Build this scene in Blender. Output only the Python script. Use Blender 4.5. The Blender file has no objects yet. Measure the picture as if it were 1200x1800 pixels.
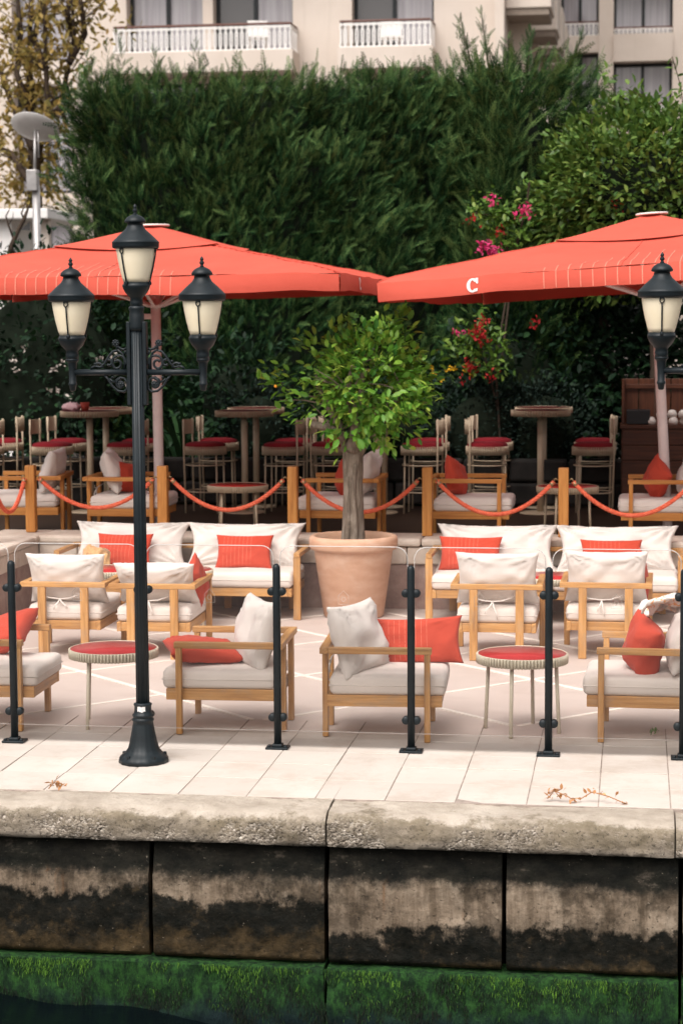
import bpy, bmesh, math, random
import numpy as np
from mathutils import Vector, Matrix, noise as mnoise

random.seed(7)
rng = np.random.default_rng(7)
SC = bpy.context.scene
COL = SC.collection
R = math.radians
PI = math.pi

# ------------------------------------------------------------------ camera
FPX, CH = 3500.0, 2.53                 # focal length in photo pixels, camera height above terrace
YAW, PITCH, ROLL = R(8.4), math.atan(340 / FPX), 0.006
f0 = Vector((-math.sin(YAW), math.cos(YAW), 0)); r0 = Vector((math.cos(YAW), math.sin(YAW), 0))
fw = f0 * math.cos(PITCH) - Vector((0, 0, 1)) * math.sin(PITCH)
up0 = r0.cross(fw)
rt = r0 * math.cos(ROLL) - up0 * math.sin(ROLL)
up = r0 * math.sin(ROLL) + up0 * math.cos(ROLL)
CAMP = Vector((0, 0, CH))
cd = bpy.data.cameras.new('camera'); cam = bpy.data.objects.new('camera', cd); COL.objects.link(cam)
m = Matrix((rt, up, -fw)).transposed().to_4x4(); m.translation = CAMP
cam.matrix_world = m
cd.sensor_fit = 'VERTICAL'; cd.sensor_height = 36.0; cd.lens = 36.0 * FPX / 1800.0
cd.clip_start = 0.1; cd.clip_end = 600
cd.dof.use_dof = True; cd.dof.focus_distance = 11.9; cd.dof.aperture_fstop = 3.4
SC.camera = cam


def ray(px, py): return fw * FPX + rt * (px - 600) + up * (900 - py)
def G(px, py, z=0.0):
    d = ray(px, py); return CAMP + d * ((z - CH) / d.z)
def Yp(px, py, Y):
    d = ray(px, py); return CAMP + d * (Y / d.y)


# ------------------------------------------------------------------ sky, sun, exposure
SUN_EL, SUN_AZ = R(56), R(200)         # azimuth measured clockwise from +Y
w = bpy.data.worlds.new('World'); SC.world = w; w.use_nodes = True
nt = w.node_tree; nt.nodes.clear()
sky = nt.nodes.new('ShaderNodeTexSky'); sky.sky_type = 'NISHITA'; sky.sun_disc = False
sky.sun_elevation = SUN_EL; sky.sun_rotation = SUN_AZ; sky.dust_density = 6; sky.air_density = 1.0; sky.ozone_density = 0.6
hs = nt.nodes.new('ShaderNodeHueSaturation'); hs.inputs['Saturation'].default_value = 0.12
tint = nt.nodes.new('ShaderNodeMix'); tint.data_type = 'RGBA'; tint.blend_type = 'MULTIPLY'
tint.inputs[0].default_value = 1.0; tint.inputs[7].default_value = (1.0, 0.968, 0.95, 1)
bg = nt.nodes.new('ShaderNodeBackground'); bg.inputs[1].default_value = 0.15
wo = nt.nodes.new('ShaderNodeOutputWorld')
nt.links.new(sky.outputs[0], hs.inputs['Color']); nt.links.new(hs.outputs[0], tint.inputs[6])
nt.links.new(tint.outputs[2], bg.inputs[0]); nt.links.new(bg.outputs[0], wo.inputs[0])
sd = bpy.data.lights.new('sun', 'SUN'); sd.energy = 1.35; sd.angle = R(50); sd.color = (1.0, 0.965, 0.93)
sun = bpy.data.objects.new('sun', sd); COL.objects.link(sun)
sdir = Vector((math.sin(SUN_AZ) * math.cos(SUN_EL), math.cos(SUN_AZ) * math.cos(SUN_EL), math.sin(SUN_EL)))
sun.rotation_euler = sdir.to_track_quat('Z', 'Y').to_euler(); sun.location = sdir * 40
SC.view_settings.view_transform = 'Standard'; SC.view_settings.look = 'None'
SC.view_settings.gamma = 1.0; SC.view_settings.exposure = 0.52; SC.view_settings.use_curve_mapping = False
SC.render.engine = 'CYCLES'
SC.cycles.max_bounces = 8; SC.cycles.transparent_max_bounces = 16
SC.cycles.caustics_reflective = False; SC.cycles.caustics_refractive = False
SC.cycles.use_denoising = True


# ------------------------------------------------------------------ materials
class NT:
    def __init__(s, name, rough=0.6, spec=0.3, metal=0.0):
        s.m = bpy.data.materials.new(name); s.m.use_nodes = True; s.t = s.m.node_tree
        s.b = s.t.nodes['Principled BSDF']; s.b.inputs['Roughness'].default_value = rough
        s.b.inputs['Specular IOR Level'].default_value = spec; s.b.inputs['Metallic'].default_value = metal
    def n(s, k): return s.t.nodes.new('ShaderNode' + k)
    def put(s, sock, v):
        if hasattr(v, 'is_linked') or hasattr(v, 'links'): s.t.links.new(v, sock)
        elif isinstance(v, (tuple, list)) and len(v) == 3 and sock.type == 'RGBA': sock.default_value = (*v, 1)
        else: sock.default_value = v
    def coord(s, kind='Object'): return s.n('TexCoord').outputs[kind]
    def pos(s): return s.n('NewGeometry').outputs['Position']
    def rnd(s): return s.n('ObjectInfo').outputs['Random']
    def attr(s, name):
        a = s.n('Attribute'); a.attribute_name = name; return a.outputs['Fac']
    def mapv(s, v, scale=(1, 1, 1), loc=None):
        q = s.n('Mapping'); s.put(q.inputs[0], v); q.inputs['Scale'].default_value = scale
        if loc is not None: s.put(q.inputs['Location'], loc)
        return q.outputs[0]
    def noise(s, v, scale=5, detail=4, rough=0.6, out='Fac', dist=0.0):
        q = s.n('TexNoise'); s.put(q.inputs['Vector'], v); q.inputs['Scale'].default_value = scale
        q.inputs['Detail'].default_value = detail; q.inputs['Roughness'].default_value = rough
        q.inputs['Distortion'].default_value = dist; return q.outputs[out]
    def voro(s, v, scale=5, out='Distance', feat='F1'):
        q = s.n('TexVoronoi'); q.feature = feat; s.put(q.inputs['Vector'], v); q.inputs['Scale'].default_value = scale; return q.outputs[out]
    def ramp(s, f, stops, interp='LINEAR'):
        q = s.n('ValToRGB'); q.color_ramp.interpolation = interp; s.put(q.inputs[0], f); e = q.color_ramp.elements
        while len(e) < len(stops): e.new(0.5)
        for k, (p, c) in zip(e, stops):
            k.position = p; k.color = (*c, 1) if isinstance(c, (tuple, list)) else (c, c, c, 1)
        return q.outputs[0]
    def mix(s, f, a, b, mode='MIX'):
        q = s.n('Mix'); q.data_type = 'RGBA'; q.blend_type = mode; s.put(q.inputs[0], f); s.put(q.inputs[6], a); s.put(q.inputs[7], b); return q.outputs[2]
    def math(s, op, a, b=0.0, c=None):
        q = s.n('Math'); q.operation = op; s.put(q.inputs[0], a); s.put(q.inputs[1], b)
        if c is not None: s.put(q.inputs[2], c)
        return q.outputs[0]
    def xyz(s, v):
        q = s.n('SeparateXYZ'); s.put(q.inputs[0], v); return q.outputs
    def step(s, v, a, b):
        q = s.n('MapRange'); q.interpolation_type = 'SMOOTHSTEP'; s.put(q.inputs[0], v); q.inputs[1].default_value = a; q.inputs[2].default_value = b
        return q.outputs[0]
    def col(s, c): s.put(s.b.inputs['Base Color'], c); return s
    def rough(s, c): s.put(s.b.inputs['Roughness'], c); return s
    def bump(s, h, strength=0.3, dist=0.01):
        q = s.n('Bump'); q.inputs['Strength'].default_value = strength; q.inputs['Distance'].default_value = dist
        s.put(q.inputs['Height'], h); s.t.links.new(q.outputs[0], s.b.inputs['Normal']); return s


def plain(name, c, rough=0.6, spec=0.3, metal=0.0, var=0.12, scale=8, bump=0.15, bscale=60, rv=0.1):
    s = NT(name, rough, spec, metal); v = s.coord()
    d = tuple(x * (1 - var) for x in c); l = tuple(min(1, x * (1 + var)) for x in c)
    k = s.ramp(s.noise(v, scale, 5), [(0.3, d), (0.7, l)])
    k = s.mix(1.0, k, s.ramp(s.rnd(), [(0, (1 - rv,) * 3), (1, (1.0,) * 3)]), 'MULTIPLY')
    s.col(k)
    if bump: s.bump(s.noise(v, bscale, 3), bump, 0.004)
    return s.m


def wood(name, c1, c2, c3, rough=0.5, grey=0.0):
    s = NT(name, rough, 0.3); uv = s.coord('UV')
    off = s.math('MULTIPLY', s.rnd(), 37.0); cx = s.n('CombineXYZ'); s.put(cx.inputs[0], off); s.put(cx.inputs[1], off)
    v = s.mapv(uv, (2.2, 38, 1), cx.outputs[0])
    g = s.noise(v, 1.0, 6, 0.65, dist=0.6)
    k = s.ramp(g, [(0.28, c1), (0.5, c2), (0.72, c3)])
    big = s.noise(s.mapv(uv, (1.5, 4, 1), cx.outputs[0]), 1.6, 3)
    k = s.mix(s.math('MULTIPLY', s.step(big, 0.5, 0.75), 0.5), k, c1)
    if grey:
        k = s.mix(s.math('MULTIPLY', s.step(s.noise(s.mapv(uv, (3, 5, 1), cx.outputs[0]), 2.2, 4), 0.45, 0.7), grey), k, (0.30, 0.25, 0.20))
    k = s.mix(1.0, k, s.ramp(s.rnd(), [(0, (0.86, 0.82, 0.78)), (1, (1.05, 1.03, 1.0))]), 'MULTIPLY')
    s.col(k); s.bump(g, 0.18, 0.003)
    return s.m


def fabric(name, c, sheen=0.2, stripes=None, rough=0.9, seamless=True):
    s = NT(name, rough, 0.15); v = s.coord()
    n = s.noise(v, 3.0, 4)
    k = s.ramp(n, [(0.3, tuple(x * 0.9 for x in c)), (0.7, c)])
    # faint soiling
    k = s.mix(s.math('MULTIPLY', s.step(s.noise(s.mapv(v, (1, 1, 1), None), 7, 5), 0.55, 0.8), 0.18), k, tuple(x * 0.72 for x in c))
    if stripes:
        x = s.xyz(v)[0]; z = s.xyz(v)[1]
        t = s.math('FRACT', s.math('DIVIDE', s.math('ADD', x, 10.0), stripes[0]))
        ln = s.math('LESS_THAN', t, stripes[1])
        inside = s.math('MULTIPLY', s.math('GREATER_THAN', x, stripes[2]), s.math('LESS_THAN', x, stripes[3]))
        wob = s.math('GREATER_THAN', s.noise(s.mapv(v, (3, 60, 3)), 1.0, 2), 0.42)
        k = s.mix(s.math('MULTIPLY', s.math('MULTIPLY', s.math('MULTIPLY', ln, inside), wob), 0.42), k, (0.80, 0.36, 0.26))
    k = s.mix(1.0, k, s.ramp(s.rnd(), [(0, (0.92,) * 3), (1, (1.0,) * 3)]), 'MULTIPLY')
    s.col(k)
    h = s.math('ADD', s.math('MULTIPLY', s.noise(v, 240, 2), 0.35), s.noise(v, 16, 4))
    s.bump(h, 0.28, 0.006)
    s.b.inputs['Sheen Weight'].default_value = sheen
    return s.m


def leafmat(name, dark, mid, light, rough=0.45, trans=0.25, spec=0.35):
    s = NT(name, rough, spec)
    a = s.attr('tint')
    k = s.ramp(a, [(0.0, dark), (0.5, mid), (1.0, light)])
    k = s.mix(1.0, k, s.ramp(s.noise(s.coord(), 2.5, 3), [(0.3, (0.8, 0.85, 0.8)), (0.7, (1.1, 1.08, 1.0))]), 'MULTIPLY')
    s.col(k)
    if trans:
        tr = s.n('BsdfTranslucent'); s.put(tr.inputs[0], k); mx = s.n('MixShader'); mx.inputs[0].default_value = trans
        s.t.links.new(s.b.outputs[0], mx.inputs[1]); s.t.links.new(tr.outputs[0], mx.inputs[2])
        s.t.links.new(mx.outputs[0], s.t.nodes['Material Output'].inputs[0])
    return s.m


M = {}
M['teak'] = wood('teak', (0.33, 0.155, 0.055), (0.52, 0.275, 0.10), (0.64, 0.37, 0.16), 0.5, 0.30)
M['teak_new'] = wood('oiled_teak', (0.34, 0.125, 0.03), (0.52, 0.225, 0.06), (0.62, 0.31, 0.10), 0.42, 0.0)
M['darkwood'] = wood('dark_wood', (0.045, 0.016, 0.009), (0.09, 0.032, 0.017), (0.14, 0.055, 0.028), 0.4)
M['deckwood'] = wood('deck_wood', (0.026, 0.015, 0.011), (0.045, 0.026, 0.018), (0.065, 0.038, 0.026), 0.45)
M['cream'] = fabric('cream_fabric', (0.74, 0.655, 0.59))
M['white'] = fabric('white_fabric', (0.72, 0.65, 0.595))
M['tie'] = fabric('ribbon_fabric', (0.80, 0.73, 0.67))
M['red'] = fabric('red_fabric', (0.52, 0.068, 0.038), 0.08)
M['redstripe'] = fabric('striped_red_fabric', (0.52, 0.068, 0.038), 0.08, (0.034, 0.07, -0.2, 0.08))
M['redseat'] = fabric('red_seat_fabric', (0.20, 0.010, 0.016), 0.03)
M['darktop'] = plain('dark_red_glass', (0.10, 0.008, 0.010), 0.3, 0.2, 0, 0.1, 8, 0)
M['tan'] = fabric('tan_knit', (0.62, 0.36, 0.17), 0.2)
M['pinknap'] = fabric('pink_napkin', (0.75, 0.50, 0.52), 0.1)
M['iron'] = plain('black_iron', (0.009, 0.014, 0.017), 0.45, 0.3, 0.0, 0.3, 9, 0.25, 45)
M['brass'] = plain('aged_brass', (0.40, 0.29, 0.16), 0.35, 0.5, 0.75, 0.15)
M['champagne'] = plain('champagne_metal', (0.64, 0.57, 0.44), 0.45, 0.4, 0.0, 0.08)
M['champagne_dim'] = plain('bronze_champagne_metal', (0.48, 0.375, 0.26), 0.45, 0.4, 0.0, 0.08)
M['steel'] = plain('galvanised_steel', (0.42, 0.40, 0.39), 0.4, 0.5, 0.5, 0.15)
M['polewhite'] = plain('powder_coated_pole', (0.80, 0.70, 0.68), 0.45, 0.4, 0.0, 0.06, 12, 0.05)
M['whitepaint'] = plain('white_paint', (0.84, 0.81, 0.78), 0.5, 0.3, 0, 0.05)
M['cap'] = plain('white_plastic', (0.78, 0.70, 0.66), 0.4, 0.4, 0, 0.05)
M['ceramic'] = plain('white_ceramic', (0.72, 0.66, 0.60), 0.3, 0.5, 0, 0.08)
M['black'] = plain('black_plastic', (0.012, 0.012, 0.013), 0.5, 0.4)
M['soil'] = plain('potting_soil', (0.035, 0.024, 0.017), 0.95, 0.1, 0, 0.4, 30, 1.0, 90)
M['flowerpot'] = plain('red_clay', (0.35, 0.06, 0.04), 0.7, 0.2)
M['sticker'] = plain('white_sticker', (0.75, 0.72, 0.70), 0.6, 0.2, 0, 0.15, 60)

s = NT('milk_glass', 0.28, 0.5); v = s.coord()
s.col(s.ramp(s.noise(v, 6, 3), [(0.3, (0.90, 0.78, 0.56)), (0.7, (0.95, 0.85, 0.65))]))
s.b.inputs['Subsurface Weight'].default_value = 0.0
M['milk'] = s.m

s = NT('red_table_glass', 0.3, 0.22); v = s.coord()
s.col(s.ramp(s.noise(v, 5, 5), [(0.3, (0.40, 0.022, 0.024)), (0.7, (0.48, 0.034, 0.032))])); M['redtop'] = s.m

s = NT('terracotta', 0.8, 0.2); v = s.coord()
k = s.ramp(s.noise(s.mapv(v, (2, 2, 5)), 2.2, 5), [(0.25, (0.48, 0.27, 0.17)), (0.55, (0.57, 0.35, 0.24)), (0.8, (0.64, 0.44, 0.33))])
k = s.mix(s.math('MULTIPLY', s.step(s.noise(v, 4, 6), 0.52, 0.75), 0.35), k, (0.66, 0.50, 0.40))
s.col(k); s.bump(s.noise(s.mapv(v, (6, 6, 60)), 3, 4), 0.15, 0.004); M['terracotta'] = s.m

s = NT('tree_bark', 0.9, 0.15); v = s.coord()
g = s.noise(s.mapv(v, (9, 9, 2.6)), 2.2, 7, 0.65, dist=0.8)
s.col(s.ramp(g, [(0.25, (0.06, 0.045, 0.034)), (0.5, (0.18, 0.14, 0.108)), (0.75, (0.30, 0.25, 0.205))])); s.bump(g, 0.8, 0.012); M['bark'] = s.m
s = NT('dark_bark', 0.9, 0.15); v = s.coord()
s.col(s.ramp(s.noise(s.mapv(v, (9, 9, 2)), 2, 5), [(0.3, (0.035, 0.025, 0.018)), (0.7, (0.085, 0.06, 0.045))])); M['darkbark'] = s.m

def canopy_mat():
    s = NT('coral_canvas', 0.85, 0.12); v = s.coord()
    k = s.ramp(s.noise(v, 1.5, 4), [(0.3, (0.58, 0.098, 0.066)), (0.7, (0.63, 0.115, 0.078))])
    k = s.mix(s.math('MULTIPLY', s.step(s.noise(v, 9, 5), 0.6, 0.8), 0.12), k, (0.62, 0.16, 0.11))
    s.col(k); s.bump(s.math('ADD', s.math('MULTIPLY', s.noise(v, 300, 2), 0.2), s.noise(s.mapv(v, (1, 1, 3)), 3.0, 3)), 0.25, 0.012)
    tr = s.n('BsdfTranslucent'); tr.inputs[0].default_value = (0.35, 0.01, 0.008, 1); mx = s.n('MixShader'); mx.inputs[0].default_value = 0.10
    s.t.links.new(s.b.outputs[0], mx.inputs[1]); s.t.links.new(tr.outputs[0], mx.inputs[2])
    s.t.links.new(mx.outputs[0], s.t.nodes['Material Output'].inputs[0])
    return s.m
M['canvas'] = canopy_mat()
M['print'] = plain('white_print', (0.80, 0.74, 0.70), 0.7, 0.2, 0, 0.04)
M['printline'] = plain('pale_print', (0.76, 0.24, 0.17), 0.8, 0.15, 0, 0.06)

s = NT('red_rope', 0.75, 0.2); v = s.coord('UV')
s.col(s.ramp(s.noise(s.coord(), 40, 3), [(0.3, (0.66, 0.10, 0.05)), (0.7, (0.82, 0.20, 0.11))])); s.bump(s.noise(s.coord(), 200, 2), 0.4, 0.004); M['rope'] = s.m

# thin clear glass: fresnel mix of clear and mirror
mg = bpy.data.materials.new('clear_glass'); mg.use_nodes = True; t = mg.node_tree; t.nodes.clear()
fr = t.nodes.new('ShaderNodeFresnel'); fr.inputs[0].default_value = 1.3
tp = t.nodes.new('ShaderNodeBsdfTransparent'); tp.inputs[0].default_value = (0.992, 0.988, 0.985, 1)
gl = t.nodes.new('ShaderNodeBsdfGlossy'); gl.inputs['Roughness'].default_value = 0.03
mx = t.nodes.new('ShaderNodeMixShader'); o = t.nodes.new('ShaderNodeOutputMaterial')
t.links.new(fr.outputs[0], mx.inputs[0]); t.links.new(tp.outputs[0], mx.inputs[1]); t.links.new(gl.outputs[0], mx.inputs[2])
df = t.nodes.new('ShaderNodeBsdfDiffuse'); df.inputs[0].default_value = (0.82, 0.76, 0.72, 1); m2 = t.nodes.new('ShaderNodeMixShader'); m2.inputs[0].default_value = 0.008
t.links.new(mx.outputs[0], m2.inputs[1]); t.links.new(df.outputs[0], m2.inputs[2]); t.links.new(m2.outputs[0], o.inputs[0])
M['glass'] = mg
s = NT('glass_edge', 0.2, 0.5); s.col((0.86, 0.82, 0.78)); s.b.inputs['Alpha'].default_value = 0.5; M['glassedge'] = s.m
s = NT('etched_glass', 0.5, 0.3); s.col((0.74, 0.66, 0.60)); s.b.inputs['Alpha'].default_value = 0.35; M['etch'] = s.m

# window pane: dark room, curtain, sky reflection
s = NT('window_pane', 0.06, 0.9); v = s.coord()
s.col(s.ramp(s.noise(s.mapv(v, (7, 1, 0.15)), 1.5, 3), [(0.3, (0.27, 0.25, 0.27)), (0.7, (0.44, 0.42, 0.44))])); M['pane'] = s.m
s = NT('dark_pane', 0.06, 0.9); s.col((0.09, 0.085, 0.085)); M['panedark'] = s.m
M['frame'] = plain('dark_frame', (0.010, 0.013, 0.015), 0.4, 0.4)
s = NT('cream_render', 0.9, 0.15); v = s.coord()
k = s.ramp(s.noise(v, 0.6, 6), [(0.3, (0.58, 0.495, 0.425)), (0.7, (0.66, 0.575, 0.505))])
k = s.mix(s.math('MULTIPLY', s.step(s.noise(s.mapv(v, (3, 3, 0.3)), 1.5, 4), 0.5, 0.75), 0.22), k, (0.43, 0.36, 0.30))
s.col(k); s.bump(s.noise(v, 12, 3), 0.1, 0.01); M['render'] = s.m
M['railbrown'] = plain('brown_handrail', (0.13, 0.055, 0.04), 0.5)
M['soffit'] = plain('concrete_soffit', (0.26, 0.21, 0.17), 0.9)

# ground materials -----------------------------------------------------------
s = NT('pale_paving', 0.75, 0.25); v = s.pos()
k = s.ramp(s.noise(v, 1.2, 6), [(0.3, (0.54, 0.475, 0.42)), (0.7, (0.62, 0.56, 0.505))])
k = s.mix(s.math('MULTIPLY', s.step(s.noise(v, 1.9, 7, 0.75), 0.46, 0.66), 0.55), k, (0.45, 0.37, 0.305))
k = s.mix(s.math('MULTIPLY', s.step(s.noise(v, 5, 6, 0.7), 0.53, 0.8), 0.35), k, (0.48, 0.40, 0.335))
k = s.mix(s.math('MULTIPLY', s.step(s.noise(v, 180, 2), 0.6, 0.75), 0.3), k, (0.56, 0.49, 0.44))
k = s.mix(1.0, k, s.ramp(s.rnd(), [(0, (0.90, 0.89, 0.88)), (1, (1.03, 1.03, 1.03))]), 'MULTIPLY')
s.col(k); s.bump(s.noise(v, 90, 3), 0.25, 0.004); M['paving'] = s.m
M['joint'] = plain('joint_mortar', (0.34, 0.28, 0.24), 0.95, 0.1, 0, 0.3, 14, 0.5)
s = NT('pink_terrace', 0.62, 0.3); v = s.pos()
k = s.ramp(s.noise(v, 0.8, 6), [(0.3, (0.48, 0.39, 0.345)), (0.7, (0.57, 0.48, 0.43))])
k = s.mix(s.math('MULTIPLY', s.step(s.noise(s.mapv(v, (1, 2.5, 1)), 2.2, 5), 0.5, 0.72), 0.35), k, (0.42, 0.325, 0.28))
k = s.mix(s.math('MULTIPLY', s.step(s.noise(v, 4.5, 6, 0.7), 0.55, 0.75), 0.25), k, (0.68, 0.54, 0.47))
s.col(k); s.bump(s.noise(v, 60, 3), 0.15, 0.003); M['terrace'] = s.m
M['stripe'] = plain('white_inlay', (0.80, 0.72, 0.64), 0.7, 0.2, 0, 0.08, 5, 0.1)
s = NT('grey_ground', 0.95, 0.1); s.col(s.ramp(s.noise(s.pos(), 0.5, 5), [(0.3, (0.09, 0.08, 0.07)), (0.7, (0.14, 0.125, 0.11))])); M['ground'] = s.m

s = NT('wall_stone', 0.9, 0.15); v = s.pos()
k = s.ramp(s.noise(v, 3, 6, 0.7), [(0.25, (0.22, 0.135, 0.115)), (0.5, (0.35, 0.24, 0.205)), (0.75, (0.46, 0.36, 0.31))])
k = s.mix(s.math('MULTIPLY', s.step(s.noise(s.mapv(v, (3, 3, 1)), 3, 5), 0.5, 0.72), 0.5), k, (0.17, 0.12, 0.105))
s.col(k); s.bump(s.noise(v, 25, 5), 0.6, 0.012); M['wallstone'] = s.m
s = NT('coping_stone', 0.85, 0.2); v = s.pos()
k = s.ramp(s.noise(v, 4, 6, 0.7), [(0.25, (0.47, 0.385, 0.31)), (0.55, (0.60, 0.51, 0.43)), (0.75, (0.68, 0.60, 0.52))])
s.col(k); s.bump(s.noise(v, 30, 5), 0.45, 0.008); M['coping'] = s.m
s = NT('slate_planter', 0.9, 0.15); s.col(s.ramp(s.noise(s.coord(), 4, 5), [(0.3, (0.015, 0.014, 0.013)), (0.7, (0.04, 0.035, 0.032))])); M['planter'] = s.m

# quay concrete: weathered lip
s = NT('quay_coping', 0.9, 0.15); v = s.pos(); X, Y, Z = s.xyz(v)
base = s.ramp(s.noise(v, 3.0, 7, 0.7), [(0.25, (0.27, 0.225, 0.175)), (0.5, (0.43, 0.37, 0.305)), (0.75, (0.56, 0.495, 0.42))])
zn = s.math('ADD', Z, s.math('MULTIPLY', s.math('SUBTRACT', s.noise(s.mapv(v, (1.2, 1.2, 2)), 3.2, 7, 0.75), 0.5), 0.20))
olive = s.ramp(s.noise(v, 9, 6, 0.75), [(0.25, (0.10, 0.082, 0.05)), (0.5, (0.20, 0.165, 0.105)), (0.75, (0.33, 0.27, 0.185))])
fm = s.math('MULTIPLY', s.step(zn, -0.02, -0.05), s.step(zn, -0.19, -0.11))
k = s.mix(s.math('MULTIPLY', fm, s.ramp(s.noise(v, 2.1, 5), [(0.30, 0.45), (0.55, 1.0)])), base, olive)
k = s.mix(s.math('MULTIPLY', s.step(zn, -0.015, -0.06), 0.55), k, s.ramp(s.noise(v, 11, 7, 0.75), [(0.3, (0.10, 0.078, 0.055)), (0.55, (0.24, 0.195, 0.15)), (0.75, (0.40, 0.345, 0.28))]))
agg = s.voro(v, 85, 'Color'); ag = s.ramp(s.xyz(agg)[0], [(0, (0.10, 0.08, 0.06)), (0.45, (0.30, 0.25, 0.20)), (0.8, (0.46, 0.40, 0.33)), (1, (0.66, 0.58, 0.50))])
rv = s.math('MULTIPLY', s.math('MULTIPLY', s.step(s.noise(v, 2.6, 6, 0.7), 0.44, 0.60), s.step(zn, -0.03, -0.07)), s.ramp(s.noise(v, 30, 4, 0.7), [(0.38, 0.15), (0.6, 1.0)]))
k = s.mix(rv, k, ag)
spk = s.math('MAXIMUM', s.step(s.noise(v, 55, 3, 0.7), 0.58, 0.66), s.step(s.noise(v, 17, 6, 0.75), 0.60, 0.68))
k = s.mix(s.math('MULTIPLY', s.math('MULTIPLY', spk, s.step(Z, -0.01, -0.06)), 0.75), k, (0.05, 0.042, 0.034))
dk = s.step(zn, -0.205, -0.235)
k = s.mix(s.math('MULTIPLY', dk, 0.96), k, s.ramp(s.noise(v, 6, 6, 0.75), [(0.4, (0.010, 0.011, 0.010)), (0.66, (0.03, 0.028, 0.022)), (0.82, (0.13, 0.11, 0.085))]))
s.col(k)
hgt = s.math('ADD', s.noise(v, 22, 7, 0.7), s.math('MULTIPLY', s.math('MULTIPLY', s.voro(v, 85), rv), -0.9))
s.bump(hgt, 0.9, 0.016); M['quaylip'] = s.m

# quay wall panels: pale concrete above a ragged black tide stain
s = NT('quay_panel', 0.9, 0.08); v = s.pos(); X, Y, Z = s.xyz(v)
rr = s.n('CombineXYZ'); s.put(rr.inputs[0], s.math('MULTIPLY', s.rnd(), 9.0))
vo = s.n('VectorMath'); s.put(vo.inputs[0], v); s.put(vo.inputs[1], rr.outputs[0]); vv = vo.outputs[0]
base = s.ramp(s.noise(vv, 4, 7, 0.7), [(0.25, (0.14, 0.10, 0.068)), (0.5, (0.26, 0.20, 0.145)), (0.75, (0.38, 0.31, 0.235))])
streak = s.noise(s.mapv(vv, (9, 9, 0.9)), 1.3, 5, 0.65)
base = s.mix(s.math('MULTIPLY', s.step(streak, 0.46, 0.66), 0.75), base, (0.10, 0.072, 0.048))
base = s.mix(s.math('MULTIPLY', s.step(s.noise(s.mapv(vv, (12, 12, 0.7)), 1.1, 3), 0.62, 0.74), 0.45), base, (0.26, 0.11, 0.035))
rg = s.math('ADD', s.math('MULTIPLY', s.math('SUBTRACT', s.noise(s.mapv(vv, (1, 1, 0.8)), 7, 7, 0.72), 0.5), 0.34),
            s.math('MULTIPLY', s.math('SUBTRACT', s.noise(vv, 1.9, 4), 0.5), 0.42))
zz = s.math('ADD', Z, rg); off = s.math('MULTIPLY', s.math('SUBTRACT', s.rnd(), 0.55), 0.20); zz = s.math('ADD', zz, off)
dark = s.ramp(s.noise(vv, 14, 6, 0.75), [(0.35, (0.004, 0.005, 0.004)), (0.58, (0.013, 0.012, 0.009)), (0.70, (0.05, 0.036, 0.02)), (0.85, (0.13, 0.09, 0.045))])
mott = s.step(s.noise(vv, 6, 7, 0.75), 0.50, 0.60)
base = s.mix(s.math('MULTIPLY', mott, 0.55), base, (0.055, 0.042, 0.03))
drt = s.step(s.noise(s.mapv(vv, (1, 1, 0.7)), 2.6, 7, 0.7), 0.47, 0.63)
base = s.mix(s.math('MULTIPLY', drt, 0.85), base, s.ramp(s.noise(vv, 20, 5, 0.7), [(0.35, (0.018, 0.015, 0.011)), (0.65, (0.075, 0.056, 0.038))]))
k = s.mix(s.step(zz, -0.53, -0.585), base, dark)
k = s.mix(s.math('MULTIPLY', s.step(zz, -0.72, -0.80), 0.6), k, s.ramp(s.noise(vv, 10, 6, 0.7), [(0.4, (0.03, 0.022, 0.012)), (0.7, (0.13, 0.085, 0.04))]))
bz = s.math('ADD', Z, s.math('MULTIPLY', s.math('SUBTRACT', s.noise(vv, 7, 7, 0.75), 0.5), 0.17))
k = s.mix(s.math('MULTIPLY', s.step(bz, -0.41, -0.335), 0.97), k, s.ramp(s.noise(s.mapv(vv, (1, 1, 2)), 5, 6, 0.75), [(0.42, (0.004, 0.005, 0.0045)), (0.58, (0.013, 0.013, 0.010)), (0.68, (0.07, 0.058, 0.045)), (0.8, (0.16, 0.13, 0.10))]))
pit = s.step(s.noise(vv, 42, 4, 0.7), 0.62, 0.68)
k = s.mix(s.math('MULTIPLY', pit, 0.7), k, (0.02, 0.018, 0.014))
lt = s.step(s.noise(s.mapv(vv, (1, 1, 1), (5, 3, 1)), 60, 3, 0.7), 0.69, 0.73)
k = s.mix(s.math('MULTIPLY', lt, 0.5), k, (0.45, 0.38, 0.30))
s.col(k); s.rough(s.ramp(s.step(zz, -0.545, -0.575), [(0, 0.85), (1, 0.55)])); s.bump(s.math('SUBTRACT', s.noise(vv, 30, 7, 0.7), s.math('MULTIPLY', pit, 0.5)), 0.8, 0.012); M['quaypanel'] = s.m

s = NT('wet_ledge_stone', 0.8, 0.08); v = s.pos(); X, Y, Z = s.xyz(v)
k = s.ramp(s.noise(s.mapv(v, (3, 3, 1.6)), 9, 8, 0.8), [(0.3, (0.006, 0.010, 0.008)), (0.45, (0.012, 0.030, 0.013)), (0.6, (0.028, 0.085, 0.020)), (0.7, (0.014, 0.03, 0.014)), (0.82, (0.09, 0.065, 0.04))])
k = s.mix(s.step(s.math('ADD', Z, s.math('MULTIPLY', s.math('SUBTRACT', s.noise(v, 6, 4), 0.5), 0.2)), -0.95, -1.12), k, (0.008, 0.016, 0.017))
s.col(k); s.bump(s.noise(s.mapv(v, (4, 4, 1)), 12, 6, 0.7), 0.9, 0.02); M['ledge'] = s.m
M['algae'] = leafmat('green_algae', (0.012, 0.014, 0.012), (0.020, 0.058, 0.020), (0.12, 0.25, 0.03), 0.75, 0.1, 0.08)

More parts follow.
